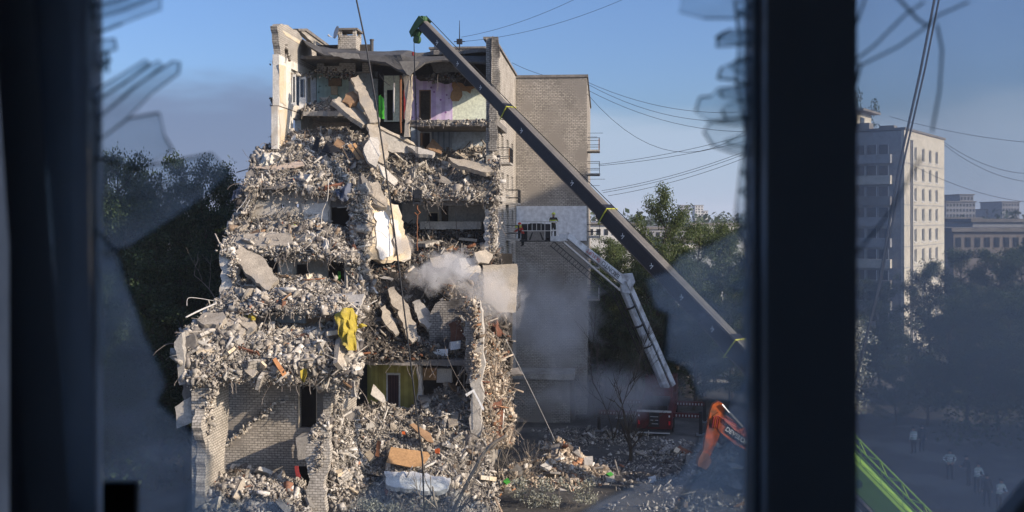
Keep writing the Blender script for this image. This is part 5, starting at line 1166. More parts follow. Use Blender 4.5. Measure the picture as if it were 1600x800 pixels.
for dx in (-.16, .0, .12, .22): ropes.tube([T-bup*.9-bax*.45+bside*dx*.6+Vector((dx*.5, 0, 0)), Vector((hx.x+dx*.5, hx.y, hx.z+.5))], .013, 4)
ropes.build('hoist_rope', M['darkmetal'], crane)
m = MB().obox(hx+ZV*.15, Vector((1, 0, 0)), Vector((0, 1, 0)), ZV, .26, .14, .42).tube([hx+ZV*.1+Vector((-.16, 0, 0)), hx+ZV*.1+Vector((.16, 0, 0))], .28, 10)
hk = m.build('hook_block', M['darkmetal'], crane)
MB().tube([hx-ZV*.25, hx-ZV*.55, hx-ZV*.75+Vector((.16, 0, 0)), hx-ZV*.9, hx-ZV*.75-Vector((.16, 0, 0))], .05, 6).build('hook', M['rust'], hk)
cp = [hx-ZV*(.85+.1*k)+Vector((.02*math.sin(k), 0, 0)) for k in range(22)]; MB().tube(cp, .035, 5).build('chain', M['rust'], hk)
p = T-bup*1.0-bax*.45-ZV*.9; MB().tube([p, p-ZV*.22], .07, 8).build('limit_weight', M['redcloth'], crane)
# stowed lattice jib along the base section, screw boss and lettering strip
jo = empty_p = None
m = MB(); r0, r1 = bt(1200), 1.12; o1 = bup*1.0+bside*.0; o2 = bup*.68-fs*.3
for o_ in (bup*1.12, bup*.72+fs*.12, bup*.72-fs*.25): m.tube([bp(r0)+o_, bp(r1)+o_], .035, 5)
nb = 12
for k in range(nb):
    a, b = r0+(r1-r0)*k/nb, r0+(r1-r0)*(k+.5)/nb; c = r0+(r1-r0)*(k+1)/nb
    m.tube([bp(a)+bup*1.12, bp(b)+bup*.72+fs*.12, bp(c)+bup*1.12], .02, 4); m.tube([bp(a)+bup*1.12, bp(b)+bup*.72-fs*.25, bp(c)+bup*1.12], .02, 4)
m.build('lattice_jib', M['lime'], crane)
disc(bp(bt(1350))+fs*.37-bup*.05, fs, .17, .05).build('boss', M['cgreen'], baseo)
m = MB().beam(bp(bt(1310))+fs*.40-bup*.62, bp(1.12)+fs*.40-bup*.62, .05, .22, up=bup); m.build('trim_strip', M['darkmetal'], crane)
MB().tube([bp(bt(1260))-bup*.9+fs*.1, bp(1.12)-bup*1.5+fs*.1], .16, 8).build('lift_cylinder', M['steel'], crane)
# carrier, below the frame
cb = Vector((B.x+3.2, B.y-1.6, 0)); dirc = Vector((bax.x, bax.y, 0)).normalized(); sdc = Vector((-dirc.y, dirc.x, 0))
MB().obox(cb+ZV*1.1, dirc, sdc, ZV, 5.5, 1.35, .45).build('carrier', M['lime'], crane)
MB().obox(cb+ZV*2.2-dirc*.3, dirc, sdc, ZV, 1.6, 1.2, .6).build('turntable', M['lime'], crane)
MB().obox(cb+ZV*2.3+dirc*4.2, dirc, sdc, ZV, 1.0, 1.25, .8).build('cab', M['cgreen'], crane)
for a in (-4, -2.6, 2.2, 3.6):
    for s_ in (-1, 1): disc(cb+dirc*a+sdc*s_*1.2+ZV*.6, sdc, .6, .18).build('wheel', M['rubber'], crane)

# ------------------------------------------------------------------ fire engine and its articulated lift
fd = Vector((.2, .98, 0)).normalized(); fr_ = Vector((fd.y, -fd.x, 0)); FT = Vector((10.0, 72, 0))
ft = empty('fire_engine', FT, 'dark red fire engine seen from behind with outriggers spread', 'fire engine')
def FB(name, a0, a1, b0, b1, z0, z1, mat, parent=None):
    P = lambda a, b, z: FT+fr_*a+fd*b+ZV*z
    return MB().hexa([P(a0, b0, z0), P(a1, b0, z0), P(a1, b1, z0), P(a0, b1, z0), P(a0, b0, z1), P(a1, b0, z1), P(a1, b1, z1), P(a0, b1, z1)]).build(name, mat, parent or ft)
body = FB('body', -1.22, 1.22, 0, 9.5, .55, 1.75, M['fire'])
FB('rear_bumper', -1.25, 1.25, -.12, 0, .35, .52, M['darkmetal']); FB('rear_rail', -1.2, 1.2, -.06, .0, 1.72, 1.86, M['pale_metal'])
FB('rear_board', -1.1, 1.1, -.22, -.12, .26, .34, M['pale_metal']); FB('rear_ladder', -.35, .35, -.10, -.005, .7, 1.7, M['darkmetal'])
for a in (-1.12, 1.0):
    FB('tail_lamp', a, a+.12, -.03, -.004, .85, 1.12, M['firelamp']); FB('reflector', a, a+.1, -.02, -.003, 1.4, 1.52, M['white'])
FB('cab', -1.22, 1.22, 8.2, 10.8, .6, 3.0, M['fire'])
for z in (.9, 1.15, 1.4): FB('rung', -.28, .28, -.13, -.10, z, z+.05, M['steel'])
for b in (1.8, 3.2, 8.8):
    for s_ in (-1, 1): disc(FT+fd*b+fr_*s_*1.1+ZV*.5, fr_, .5, .16).build('wheel', M['rubber'], ft)
chk = stripes('chevron_stripes', (0.30, 0.29, 0.28), (0.07, 0.012, 0.012), 0.22)
for (b, s_, ln) in ((.9, -1, 4.0), (.9, 1, 3.2), (5.6, -1, 3.0), (5.6, 1, 3.4)):
    a0, a1 = (1.2, ln) if s_ > 0 else (-ln, -1.2)
    og = FB('outrigger', a0, a1, b, b+.25, 1.25, 1.55, M['fire'])
    FB('stripe_plate', a0+.15, a1-.15, b-.02, b-.004, 1.3, 1.46, chk, og)
    e = a1 if s_ > 0 else a0; FB('jack_leg', e-.12, e+.12, b, b+.22, .12, 1.7, M['darkmetal'], og); FB('foot_pad', e-.3, e+.3, b-.2, b+.4, .02, .12, M['steel'], og)
tb = Vector((11.5, 78.2, 0)); MB().tube([tb+ZV*1.7, tb+ZV*2.5], .8, 12).build('turret', M['fire'], ft)
e1 = at(972, 448, 76.0); base_p = at(1040, 606, 78.0); tip = at(884, 371, 73.0)
FB('hose_bed', -.9, .9, .4, 4.5, 1.752, 2.1, M['darkmetal'])
a1_ = MB().tube([base_p, base_p*.55+e1*.45], .36, 8).build('lower_arm', M['liftw'], ft)
MB().tube([base_p*.58+e1*.42, e1], .28, 8).build('lower_arm', M['liftw'], ft)
for t in (.42, .62, .8): MB().tube([base_p*(1-t)+e1*t, base_p*(1-t-.012)+e1*(t+.012)], .41, 10).build('arm_collar', M['darkmetal'], ft)
MB().beam(base_p+Vector((.6, 0, .2)), e1+Vector((.35, -.3, .5)), .2, .36).build('arm_fairing', M['liftw'], ft)
upp = MB().beam(e1+Vector((.2, 0, .35)), tip+Vector((.1, 0, .15)), .35, .62, w2=.3, h2=.42).build('upper_arm', M['liftw'], ft)
MB().beam(e1+Vector((-.2, -.15, -.25)), tip+Vector((-.2, -.15, -.3)), .16, .12).build('arm_rail', M['pale_metal'], ft)
MB().prism([e1+Vector((-.3, -.25, .9)), e1+Vector((.75, -.25, 1.0)), e1+Vector((.95, -.25, .4)), e1+Vector((.55, -.25, -.5)), e1+Vector((.0, -.25, -.4))], (0, .5, 0)).build('elbow', M['liftw'], ft)
m = MB(); q0, q1 = e1+Vector((-.9, -.3, -.7)), tip+Vector((-1.1, -.3, -.6)); q2 = base_p+Vector((-1.1, -.2, .6)); q3 = e1+Vector((-.7, -.2, -.5))
for A_, B_ in ((q0, q1), (q2, q3)):
    d_ = (B_-A_); ln = d_.length; n_ = int(ln/.33); off = Vector((0, .55, 0)); up_ = Vector((.25, 0, .3))
    for o_ in (Vector(), off, up_, off+up_): m.tube([A_+o_, B_+o_], .03, 4)
    for k in range(n_+1):
        p = A_+d_*(k/n_); m.tube([p, p+off], .02, 4); m.tube([p, p+up_], .018, 4)
m.build('rescue_ladder', M['darkmetal'], ft)
def lettering(txt, p, xdir, ydir, size, mat, parent, name='lettering'):
    cu = bpy.data.curves.new(name, 'FONT'); cu.body = txt; cu.size = size; cu.align_x = 'CENTER'; cu.align_y = 'CENTER'; cu.extrude = .003
    cu.materials.append(mat); o = bpy.data.objects.new(name, cu); link(o, parent)
    x = xdir.normalized(); z = x.cross(ydir).normalized(); y = z.cross(x)
    dg = bpy.context.evaluated_depsgraph_get(); me = bpy.data.meshes.new_from_object(o.evaluated_get(dg)); bpy.data.objects.remove(o)
    o = link(bpy.data.objects.new(name, me), parent)
    o.matrix_local = Matrix.Translation(p-wloc(parent)) @ Matrix((x, y, z)).transposed().to_4x4(); return o
ua_ = (tip-e1).normalized(); sd_ = ua_.cross(ZV).normalized(); sd_ = sd_ if sd_.y < 0 else -sd_
nu_ = sd_.cross(ua_); nu_ = nu_ if nu_.z > 0 else -nu_
lettering('BRONTO', e1*.72+tip*.28+Vector((.16, 0, .28))+sd_*.2, ua_, -nu_, .48, M['navy'], ft)
lettering('SKYLIFT', e1*.42+tip*.58+Vector((.14, 0, .24))+sd_*.19, ua_, -nu_, .42, M['redcloth'], ft)
bk = empty('rescue_basket', at(848, 377, 72.4), 'grey rescue basket with white gate at the end of the lift arm', 'rescue basket')
def BB(name, x0, x1, y0, y1, d0, d1, mat):
    a = at(x0, y1, 72.4); b = at(x1, y0, 72.4); return MB().box((a.x, 72.4+d0, a.z), (b.x, 72.4+d1, b.z)).build(name, mat, bk)
BB('floor', 812, 873, 375, 377.5, 0, 1.3, M['darkmetal'])
BB('front_panel', 824, 851, 361, 376, -.02, .04, M['conc_d'])
for x in (824, 831, 838, 845, 851): BB('post', x, x+.9, 346, 376, 0, .05, M['pale_metal'])
for y in (346, 360): BB('rail', 815, 868, y, y+1.2, -.03, .02, M['pale_metal'])
BB('rail', 815, 868, 346, 347.2, 1.25, 1.3, M['darkmetal']); BB('back_panel', 815, 862, 350, 375, 1.2, 1.25, M['darkmetal'])
BB('control_box', 851, 861, 350, 372, .1, .7, M['darkmetal']); BB('seat_box', 828, 848, 349, 361, .5, .9, M['blackp'])
gx0, gx1 = at(860, 340, 72.4).x, at(872, 340, 72.4).x; gz0, gz1 = at(866, 377, 72.4).z, at(866, 346, 72.4).z
MB().holed((0, 72.25, 0), Vector((1, 0, 0)), ZV, Vector((0, .06, 0)), (gx0, gx1, gz0, gz1), [(gx0+.06, gx1-.06, gz0+.34, gz0+.75), (gx0+.06, gx1-.06, gz0+.82, gz1-.06)]).build('gate', M['white'], bk)
BB('step', 860, 880, 369, 377, -.25, -.02, M['liftw']); BB('arm_mount', 874, 888, 366, 373, .1, .6, M['liftw'])
MB().prism([at(x, y, 72.38) for x, y in ((826, 375), (831, 363), (833, 363), (829, 375))], (0, -.02, 0)).build('brace', M['darkmetal'], bk)
MB().prism([at(x, y, 72.38) for x, y in ((843, 363), (845, 363), (850, 375), (847, 375))], (0, -.02, 0)).build('brace', M['darkmetal'], bk)
MB().tube([at(805, 354, 72.6), at(815, 354, 72.6)], .09, 8).build('water_monitor', M['strap'], bk)

# ------------------------------------------------------------------ excavator
ex = empty('excavator', Vector((14.6, 56, 0)), 'orange excavator raising its arm beside the yard', 'excavator')
EY = 55.5
def EP(pts, y0, th, name, mat, parent=ex): return MB().prism([at(x, y, y0) for x, y in pts], (0, th, 0)).build(name, mat, parent)
stick = EP([(1114, 632), (1122, 627), (1131, 632), (1133, 648), (1129, 667), (1120, 692), (1109, 714), (1098, 711), (1101, 690), (1107, 658), (1110, 642)], EY, .35, 'stick', M['exc'])
EP([(1114, 650), (1124, 643), (1162, 668), (1184, 688), (1176, 708), (1148, 694), (1124, 674)], EY-.05, .45, 'boom', M['exc'])
MB().tube([at(1128, 632, EY-.1), at(1140, 646, EY-.1)], .06, 8).build('cylinder_rod', M['steel'], ex); MB().tube([at(1139, 645, EY-.1), at(1160, 668, EY-.1)], .11, 8).build('cylinder', M['darkmetal'], ex)
for k in range(4):
    MB().tube([at(1113+3*k, 668, EY-.06), at(1116+3*k, 652, EY-.12), at(1122+2*k, 650+k, EY-.14), at(1150, 664+3*k, EY-.14)], .035, 5).build('hose', M['exc'] if k % 2 else M['redcloth'], ex)
EP([(1136, 664), (1180, 694), (1176, 706), (1132, 676)], EY-.08, .02, 'name_plate', M['blackp'])
lettering('DEVELON', at(1152, 682, EY-.12), at(1180, 699, EY)-at(1136, 668, EY), ZV, .34, M['white'], ex)
EP([(1098, 706), (1108, 710), (1112, 722), (1104, 734), (1090, 728), (1092, 716)], EY-.1, .6, 'bucket', M['rust'])
xb = at(1235, 700, 57).x
MB().box((xb-1.4, 56, 1.0), (xb+1.6, 58.6, 2.4)).build('body', M['exc'], ex); MB().box((xb-1.3, 56, 2.4), (xb-.2, 57.2, 3.5)).build('cab', M['glassdark'], ex)
for y in (55.8, 58.2): MB().box((xb-1.8, y, 0.02), (xb+1.9, y+.55, .95)).build('track', M['rubber'], ex)

# ------------------------------------------------------------------ people
def person(loc, rotz, jm, lm, label, arms='down', hair=None, helmet=None, lean=0.0, scale=1.0, stripe=None, sit=False):
    J = {'pel': (0, 0, .95), 'che': (0, lean*.5, 1.28), 'neck': (0, lean*.9, 1.50), 'hd': (0, lean+.02, 1.62), 'ht': (0, lean+.02, 1.72)}
    rad = {'pel': .155, 'che': .175, 'neck': .065, 'hd': .098, 'ht': .075}
    E = [('pel', 'che'), ('che', 'neck'), ('neck', 'hd'), ('hd', 'ht')]
    for s_, k in ((-1, 'l'), (1, 'r')):
        J['hip'+k] = (.10*s_, 0, .88); J['kn'+k] = (.12*s_, .03, .50); J['an'+k] = (.13*s_, -.01, .09); J['to'+k] = (.14*s_, .14, .045)
        J['sh'+k] = (.19*s_, lean*.8, 1.43)
        A_ = {'down': ((.25, .0, 1.14), (.24, .08, .90)), 'front': ((.27, .10, 1.16), (.12, .34, 1.12)), 'hips': ((.36, -.08, 1.18), (.20, .06, 1.02)), 'reach': ((.24, .22, 1.22), (.16, .46, 1.10))}[arms]
        for nm, q in zip(('el', 'ha'), A_): J[nm+k] = (q[0]*s_, q[1]+lean*.6, q[2])
        h = J['ha'+k]; el = J['el'+k]; dv = (Vector(h)-Vector(el)).normalized()*.13; J['fi'+k] = tuple(Vector(h)+dv)
        rad.update({'hip'+k: .105, 'kn'+k: .070, 'an'+k: .052, 'to'+k: .042, 'sh'+k: .078, 'el'+k: .055, 'ha'+k: .042, 'fi'+k: .028})
        E += [('pel', 'hip'+k), ('hip'+k, 'kn'+k), ('kn'+k, 'an'+k), ('an'+k, 'to'+k), ('che', 'sh'+k), ('sh'+k, 'el'+k), ('el'+k, 'ha'+k), ('ha'+k, 'fi'+k)]
    names = list(J); me = bpy.data.meshes.new('person'); me.from_pydata([J[n] for n in names], [(names.index(a), names.index(b)) for a, b in E], [])
    o = bpy.data.objects.new('person', me); link(o)
    md = o.modifiers.new('s', 'SKIN')
    if not me.skin_vertices: bpy.context.view_layer.objects.active = o
    for i, n in enumerate(names):
        sv = me.skin_vertices[0].data[i]; sv.radius = (rad[n], rad[n]*(.72 if n in ('pel', 'che') else 1)); sv.use_root = (n == 'pel')
    sb = o.modifiers.new('d', 'SUBSURF'); sb.levels = 2; sb.render_levels = 2
    dg = bpy.context.evaluated_depsgraph_get(); me2 = bpy.data.meshes.new_from_object(o.evaluated_get(dg)); o.modifiers.clear(); o.data = me2
    me2.materials.clear()
    for mm in (jm, lm, M['skin'], M['rubber'], stripe or jm): me2.materials.append(mm)
    for p in me2.polygons:
        c = p.center; hand = min((c-Vector(J['fi'+k])).length for k in 'lr') < .11
        p.material_index = 2 if (hand or c.z > 1.50) else (3 if c.z < .13 else (1 if c.z < .93 else (4 if (1.12 < c.z < 1.17 or 1.24 < c.z < 1.29) else 0)))
        p.use_smooth = True
    o.location = loc; o.rotation_euler = (0, 0, rotz); o.scale = (scale,)*3
    tag(o, label, 'person')
    hm = MB(); rows_ = []
    for i in range(5):
        a = i/4*math.pi/2; rows_.append([Vector((math.cos(t)*.125*math.cos(a), lean+.01+math.sin(t)*.14*math.cos(a), 1.655+.125*math.sin(a)+(.012 if i else 0))) for t in [2*math.pi*k/14 for k in range(14)]])
    hm.add([q for r_ in rows_ for q in r_], [(i*14+k, i*14+(k+1) % 14, (i+1)*14+(k+1) % 14, (i+1)*14+k) for i in range(4) for k in range(14)])
    if helmet: hm.tube([Vector((0, lean+.01, 1.645)), Vector((0, lean+.01, 1.665))], .16, 14)
    h = bpy.data.meshes.new('helmet'); h.from_pydata(hm.v, [], hm.f); h.materials.append(helmet or hair or M['doordark'])
    ho_ = bpy.data.objects.new('helmet' if helmet else 'hair', h); link(ho_, o)
    # face: nose, eyes and mouth
    fm = MB()
    fm.add([(-.018, lean+.105, 1.60), (.018, lean+.105, 1.60), (0, lean+.14, 1.595), (0, lean+.108, 1.645)], [(0, 1, 2), (0, 2, 3), (1, 3, 2), (0, 3, 1)])
    f1 = bpy.data.meshes.new('nose'); f1.from_pydata(fm.v, [], fm.f); f1.materials.append(M['skin']); link(bpy.data.objects.new('nose', f1), o)
    for sx in (-.035, .035):
        q = MB().box((sx-.014, lean+.098, 1.628), (sx+.014, lean+.112, 1.642)); f2 = bpy.data.meshes.new('eye'); f2.from_pydata(q.v, [], q.f); f2.materials.append(M['navy']); link(bpy.data.objects.new('eye', f2), o)
    return o
zfl = at(848, 375, 72.4).z
person(Vector((at(864.5, 340, 72.7).x, 72.85, zfl)), math.radians(195), M['turnout'], M['turnout'], 'firefighter in dark turnout coat and yellow green helmet standing in the rescue basket', 'front', helmet=M['hivis'], lean=.06, stripe=M['hivis'], scale=1.1)
person(Vector((at(817, 340, 72.8).x, 72.95, zfl-.45)), math.radians(110), M['redsuit'], M['turnout'], 'rescuer in red jacket crouching at the far end of the rescue basket', 'reach', lean=.25, scale=.95, helmet=M['redsuit'])
for (x, Y, rz, arms, lab, jm, sc_) in [(1428, 66.5, 20, 'down', 'worker in pale vest standing furthest back in the yard', 'vest', 1), (1440, 67.2, 190, 'down', 'dark clothed worker beside the furthest pale vest', 'navy', 1), (1484, 60, 175, 'hips', 'worker in reflective pale vest with hands on hips in the yard', 'vest', 1.02),
      (1514, 58.6, 90, 'front', 'dark clothed worker left of the one carrying a white hose', 'navy', 1), (1526, 57, 200, 'front', 'worker in pale vest bent over a white hose coil', 'vest', 1), (1542, 54.4, 160, 'down', 'dark clothed worker near the lower right corner', 'navy', 1), (1561, 53.4, 200, 'front', 'worker in pale hood at the lower right corner', 'vest', 1.02)]:
    person(Vector((at(x, 340, Y).x, Y, 0.05)), math.radians(rz), M[jm], M['navy'], lab, arms, lean=.05 if arms != 'front' else .14, scale=sc_, hair=M['navy'], stripe=M['white'] if jm == 'vest' else None)
for (x, Y, rz, lab) in [(1040, 88, 30, 'dark figure left of two standing behind the fire engine'), (1050, 87, 200, 'dark figure in a yellow green vest behind the fire engine'), (1063, 88, 160, 'dark figure right of the vest behind the fire engine'), (1117, 92, 180, 'lone figure on the pale path behind the glass shard')]:
    person(Vector((at(x, 340, Y).x, Y, 0.05)), math.radians(rz), M['hivis'] if 'vest' in lab and 'right' not in lab else M['navy'], M['navy'], lab, 'down', hair=M['navy'])
# ------------------------------------------------------------------ trees
def limb(m, p, d, ln, r0, r1, n=5, bend=.35, seed=None):
    q = [Vector(p)]; d = Vector(d).normalized()
    for i in range(n):
        d = (d+Vector((R.uniform(-bend, bend), R.uniform(-bend, bend), R.uniform(-bend*.3, bend*.5)))*.5).normalized(); q.append(q[-1]+d*ln/n)
    m.tube(q, [r0+(r1-r0)*i/n for i in range(n+1)], 6 if r0 > .08 else 4, False); return q, d
def leaf_quads(C, sd, n, s0, s1):
    k = rng.integers(0, len(C), n); q_ = rng.normal(0, 1, (n, 3)); q_ /= np.linalg.norm(q_, axis=1)[:, None]; P = np.array(C)[k]+q_*(rng.random(n)**.45*1.75)[:, None]*np.array(sd)[k][:, None]*np.array([1, 1, .75])
    Rm = randrot(n); s = rng.uniform(s0, s1, n)[:, None, None]
    base = np.array([(-.5, 0, 0), (0, -.32, .08), (.5, 0, 0), (0, .32, .08)])[None]*s
    V = np.einsum('nij,nkj->nki', Rm, base)+P[:, None, :]
    return V.reshape(-1, 3), np.arange(n*4).reshape(-1, 4)
def make_tree(seed, H, cr, n, s0, s1, tall=1.0, low=.35):
    R.seed(seed); m = MB(); C, SD = [], []
    q, d = limb(m, (0, 0, 0), (0, 0, 1), H*.62, H*.018, H*.009, 7, .12)
    top, _ = limb(m, q[-1], (0, 0, 1), H*.33, H*.009, .02, 5, .3)
    spots = [(q[int(len(q)*low)+i % max(1, len(q)-int(len(q)*low))], i) for i in range(11)]+[(top[i], i) for i in range(1, 5)]
    for p, i in spots:
        a = i*2.4+R.uniform(-.5, .5); up = R.uniform(.25, .9)*tall
        hfrac = p.z/H; ln = cr*R.uniform(.7, 1.05)*(1.1-.75*max(0, hfrac-.35)*1.3)
        b, dd = limb(m, p, (math.cos(a), math.sin(a), up), max(ln, .8), H*.007, .02, 5, .5)
        for k in range(2, 6):
            if k < len(b):
                C.append(b[k]); SD.append(R.uniform(.35, .62)*cr/4)
            a2 = a+R.uniform(-1.2, 1.2); c, _ = limb(m, b[min(k, 5)], (math.cos(a2), math.sin(a2), R.uniform(-.1, .9)), ln*R.uniform(.3, .5), .03, .01, 3, .6)
            C.append(c[-1]); SD.append(R.uniform(.28, .55)*cr/4); C.append(c[1]); SD.append(R.uniform(.3, .5)*cr/4)
    for t in top[2:]: C.append(t); SD.append(.5*cr/4)
    V, F = leaf_quads([tuple(c) for c in C], SD, n, s0, s1)
    tm = bpy.data.meshes.new('trunk'); tm.from_pydata(m.v, [], m.f); tm.materials.append(M['bark'])
    return tm, V, F
TREES = []
for k in range(5):
    tm, V, F = make_tree(20+k, 14.0, 4.6, 20000, .11, .24, [1, 1.2, .8, 1.1, .9][k], [.3, .35, .25, .3, .2][k])
    TREES.append((tm, V, F, {}))
def tree(loc, kind, s, mat, label, group, sz=1.0, name='tree'):
    tm, V, F, cache = TREES[kind]
    if mat not in cache:
        o = fast('crown', V, F, M[mat], (0, 0, 0)); cache[mat] = o.data; bpy.data.objects.remove(o)
    t = empty(name, loc, label, 'tree', group); t.rotation_euler = (0, 0, R.uniform(0, 6.28)); t.scale = (s, s, s*sz)
    link(bpy.data.objects.new('trunk', tm), t); link(bpy.data.objects.new('crown', cache[mat]), t)
    return t
def tree_px(px, ytop, Y, kind, mat, label, group, wide=1.0):
    p = at(px, ytop, Y); h = p.z; s = h/14.0
    return tree(Vector((p.x, Y, 0)), kind, s*wide, mat, label, group, 1/wide)
R.seed(77)
gl = 'dark leafy tree in the shaded grove left of the ruin'
own = {0: 'tallest pointed tree of the grove behind the left glass shards', 1: 'dark tree at the left edge beside the window jamb', 3: 'airy round tree crown nearest the high heap on the left skyline', 4: 'second airy tree crown on the left skyline, touching the high heap'}
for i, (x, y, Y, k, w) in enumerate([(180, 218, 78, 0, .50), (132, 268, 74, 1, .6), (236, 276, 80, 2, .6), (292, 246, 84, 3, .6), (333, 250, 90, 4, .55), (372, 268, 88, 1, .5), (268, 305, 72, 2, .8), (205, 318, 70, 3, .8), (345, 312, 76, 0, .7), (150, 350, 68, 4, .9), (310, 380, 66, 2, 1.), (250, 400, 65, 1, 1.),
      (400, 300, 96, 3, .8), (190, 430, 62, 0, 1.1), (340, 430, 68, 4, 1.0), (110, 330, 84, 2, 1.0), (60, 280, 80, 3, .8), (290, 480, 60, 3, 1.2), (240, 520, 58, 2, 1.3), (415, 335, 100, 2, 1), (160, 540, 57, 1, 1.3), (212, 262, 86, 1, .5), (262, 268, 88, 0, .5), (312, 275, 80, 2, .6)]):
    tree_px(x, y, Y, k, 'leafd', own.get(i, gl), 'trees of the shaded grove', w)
gr_ = 'leafy tree in the grove behind the crane boom'
own = {0: 'tall airy tree with visible trunk right of the crane boom', 1: 'spreading tree right of the tall airy one', 2: 'tree with a pointed top on the skyline near the glass edge', 3: 'tree cut by the broken glass edge beside the mullion'}
for i, (x, y, Y, k, w, mt) in enumerate([(1026, 298, 92, 1, .6, 'leaf'), (1090, 350, 96, 3, .8, 'leaf'), (1124, 338, 104, 0, .6, 'leaf'), (1152, 342, 98, 2, .8, 'leaf'), (1060, 376, 90, 4, .9, 'leaf'), (985, 384, 96, 2, .9, 'leaf'), (948, 376, 104, 4, .9, 'leaf'), (925, 380, 108, 2, .8, 'leaf'), (968, 372, 120, 3, .9, 'leaf'), (1012, 430, 86, 3, 1.1, 'leafd'), (962, 450, 90, 1, 1.1, 'leafd'),
      (1100, 440, 88, 1, 1.1, 'leaf'), (1142, 430, 86, 4, 1.1, 'leaf'), (1042, 480, 84, 0, 1.2, 'leafd'), (990, 510, 83, 2, 1.2, 'leafd'), (945, 520, 86, 3, 1.1, 'leafd'), (1180, 400, 92, 1, 1, 'leaf'), (1215, 380, 96, 0, 1, 'leaf'), (1270, 370, 98, 2, 1, 'leaf'), (1085, 500, 82, 3, 1.2, 'leafd')]):
    tree_px(x, y, Y, k, mt, own.get(i, gr_), 'trees behind the crane boom', w)
gp = 'dark tree seen through the dusty right pane'
for (x, y, Y, k, w) in [(1452, 412, 100, 1, .9), (1500, 392, 104, 3, 1.1), (1545, 384, 100, 2, 1.1), (1590, 380, 104, 0, 1.1), (1630, 372, 96, 4, 1.1), (1480, 470, 86, 4, 1.2), (1530, 450, 88, 1, 1.2), (1580, 452, 84, 3, 1.2), (1620, 460, 82, 2, 1.2), (1420, 520, 84, 2, 1.2), (1375, 500, 92, 0, 1.1), (1370, 440, 106, 3, 1), (1510, 530, 76, 0, 1.3), (1560, 540, 74, 2, 1.3), (1610, 540, 72, 1, 1.3), (1450, 560, 76, 3, 1.3), (1400, 580, 76, 4, 1.2)]:
    tree_px(x, y, Y, k, 'leafd', gp, 'trees behind the dusty right pane', w)
tree_px(1316, 118, 134, 1, 'leafd', 'tall slim tree beside the dark mullion, left of the panel building', None, .4)
# nearer tree whose bare sunlit twigs show along the mullion
def twigs(name, loc, d, ln, r, depth, mat, label, cat='shrub', spread=.7, nsub=4):
    h = empty(name, loc, label, cat); m = MB()
    def rec(p, d, ln, r, k):
        q, dd = limb(m, p, d, ln, r, r*.45, 4, .45)
        if k == 0: return
        for _ in range(nsub):
            i = R.randint(1, 4); nd = (Vector(d).normalized()+Vector((R.uniform(-1, 1), R.uniform(-1, 1), R.uniform(-.5, .7)))*spread).normalized()
            rec(q[i], nd, ln*R.uniform(.45, .7), r*.5, k-1)
    for dd in d: rec(Vector(loc), dd, ln, r, depth)
    m.build('branches', mat, h, recalc=False); return h
def clump(h, C, sd, n, s0, s1, mat):
    V, F = leaf_quads([tuple(c) for c in C], [sd]*len(C), n, s0, s1); fast('leaves', V, F, M[mat], wloc(h), h)
h = twigs('tree', at(1304, 800, 42), [(.04, 0, 1)], 4.0, .07, 2, M['twig'], 'sunlit pale leafed tree beside the mullion in the right pane', 'tree', .22)
clump(h, [at(R.uniform(1318, 1352), R.uniform(505, 640), 42+R.uniform(-1, 1)) for _ in range(30)], .3, 2200, .06, .16, 'leafg')
twigs('bare_shrub', at(812, 760, 58.4), [(.4, -.1, 1), (.1, 0, 1), (-.3, -.2, 1), (.7, -.2, .7)], 1.7, .035, 3, M['twig'], 'bare dusty shrub between the corner post and the mound')
twigs('bare_shrub', at(780, 745, 56), [(.1, -.1, 1), (-.4, -.1, .8), (.5, 0, .9)], 2.0, .03, 3, M['twig'], 'bare shrub against the debris right of the corner post')
twigs('bare_shrub', at(735, 760, 53.2), [(-.5, -.1, .8), (.4, -.2, 1)], 1.6, .03, 3, M['twig'], 'bare shrub at the foot of the corner post')
twigs('fallen_branch', at(700, 835, 49), [(.35, 0, 1), (-.25, 0, .8)], 2.4, .10, 3, M['twig'], 'thick bare branch rising from the lower edge before the white slab', 'branch', .8, 3)
wire('fallen_branch', [(700, 812, 49), (722, 770, 49.2), (740, 735, 49.4), (762, 700, 49.6), (792, 680, 49.6)], .09, 'twig', 'curved grey bough crossing the foot of the corner post', 'branch', ref=at)
h = twigs('dusty_shrub', at(870, 830, 54), [(-.5, 0, 1), (.3, 0, 1), (0, -.1, 1), (-.9, 0, .6), (.8, 0, .6)], 1.5, .025, 2, M['twig'], 'dust covered leafy shrub at the foot of the sunlit mound')
clump(h, [at(R.uniform(805, 925), R.uniform(752, 815), 54.6+R.uniform(-.8, .8)) for _ in range(60)], .22, 3400, .06, .17, 'leafg')
h = twigs('dusty_shrub', at(620, 830, 49.5), [(-.5, 0, 1), (.3, 0, 1), (.7, 0, .6)], 1.0, .02, 2, M['twig'], 'dust covered shrub below the white slab')
clump(h, [at(R.uniform(555, 680), R.uniform(782, 815), 49.5+R.uniform(-.5, .5)) for _ in range(36)], .18, 1500, .06, .15, 'leafg')
twigs('bare_tree', at(985, 724, 65), [(.0, 0, 1)], 3.6, .14, 3, M['bark'], 'slender dark tree standing in front of the fire engine', 'tree', .6, 4)
twigs('bare_tree', at(958, 690, 71), [(-.05, 0, 1), (.2, 0, 1)], 4.4, .07, 3, M['bark'], 'bare twiggy tree left of the fire engine', 'tree', .6, 4)
twigs('bare_tree', at(1000, 660, 76), [(.05, 0, 1)], 4.8, .07, 3, M['bark'], 'bare twiggy tree in front of the lift arm', 'tree', .6, 4)
twigs('bare_tree', at(930, 655, 78), [(-.1, 0, 1)], 4.0, .06, 3, M['bark'], 'bare twiggy tree at the corner of the brick block', 'tree', .6, 4)
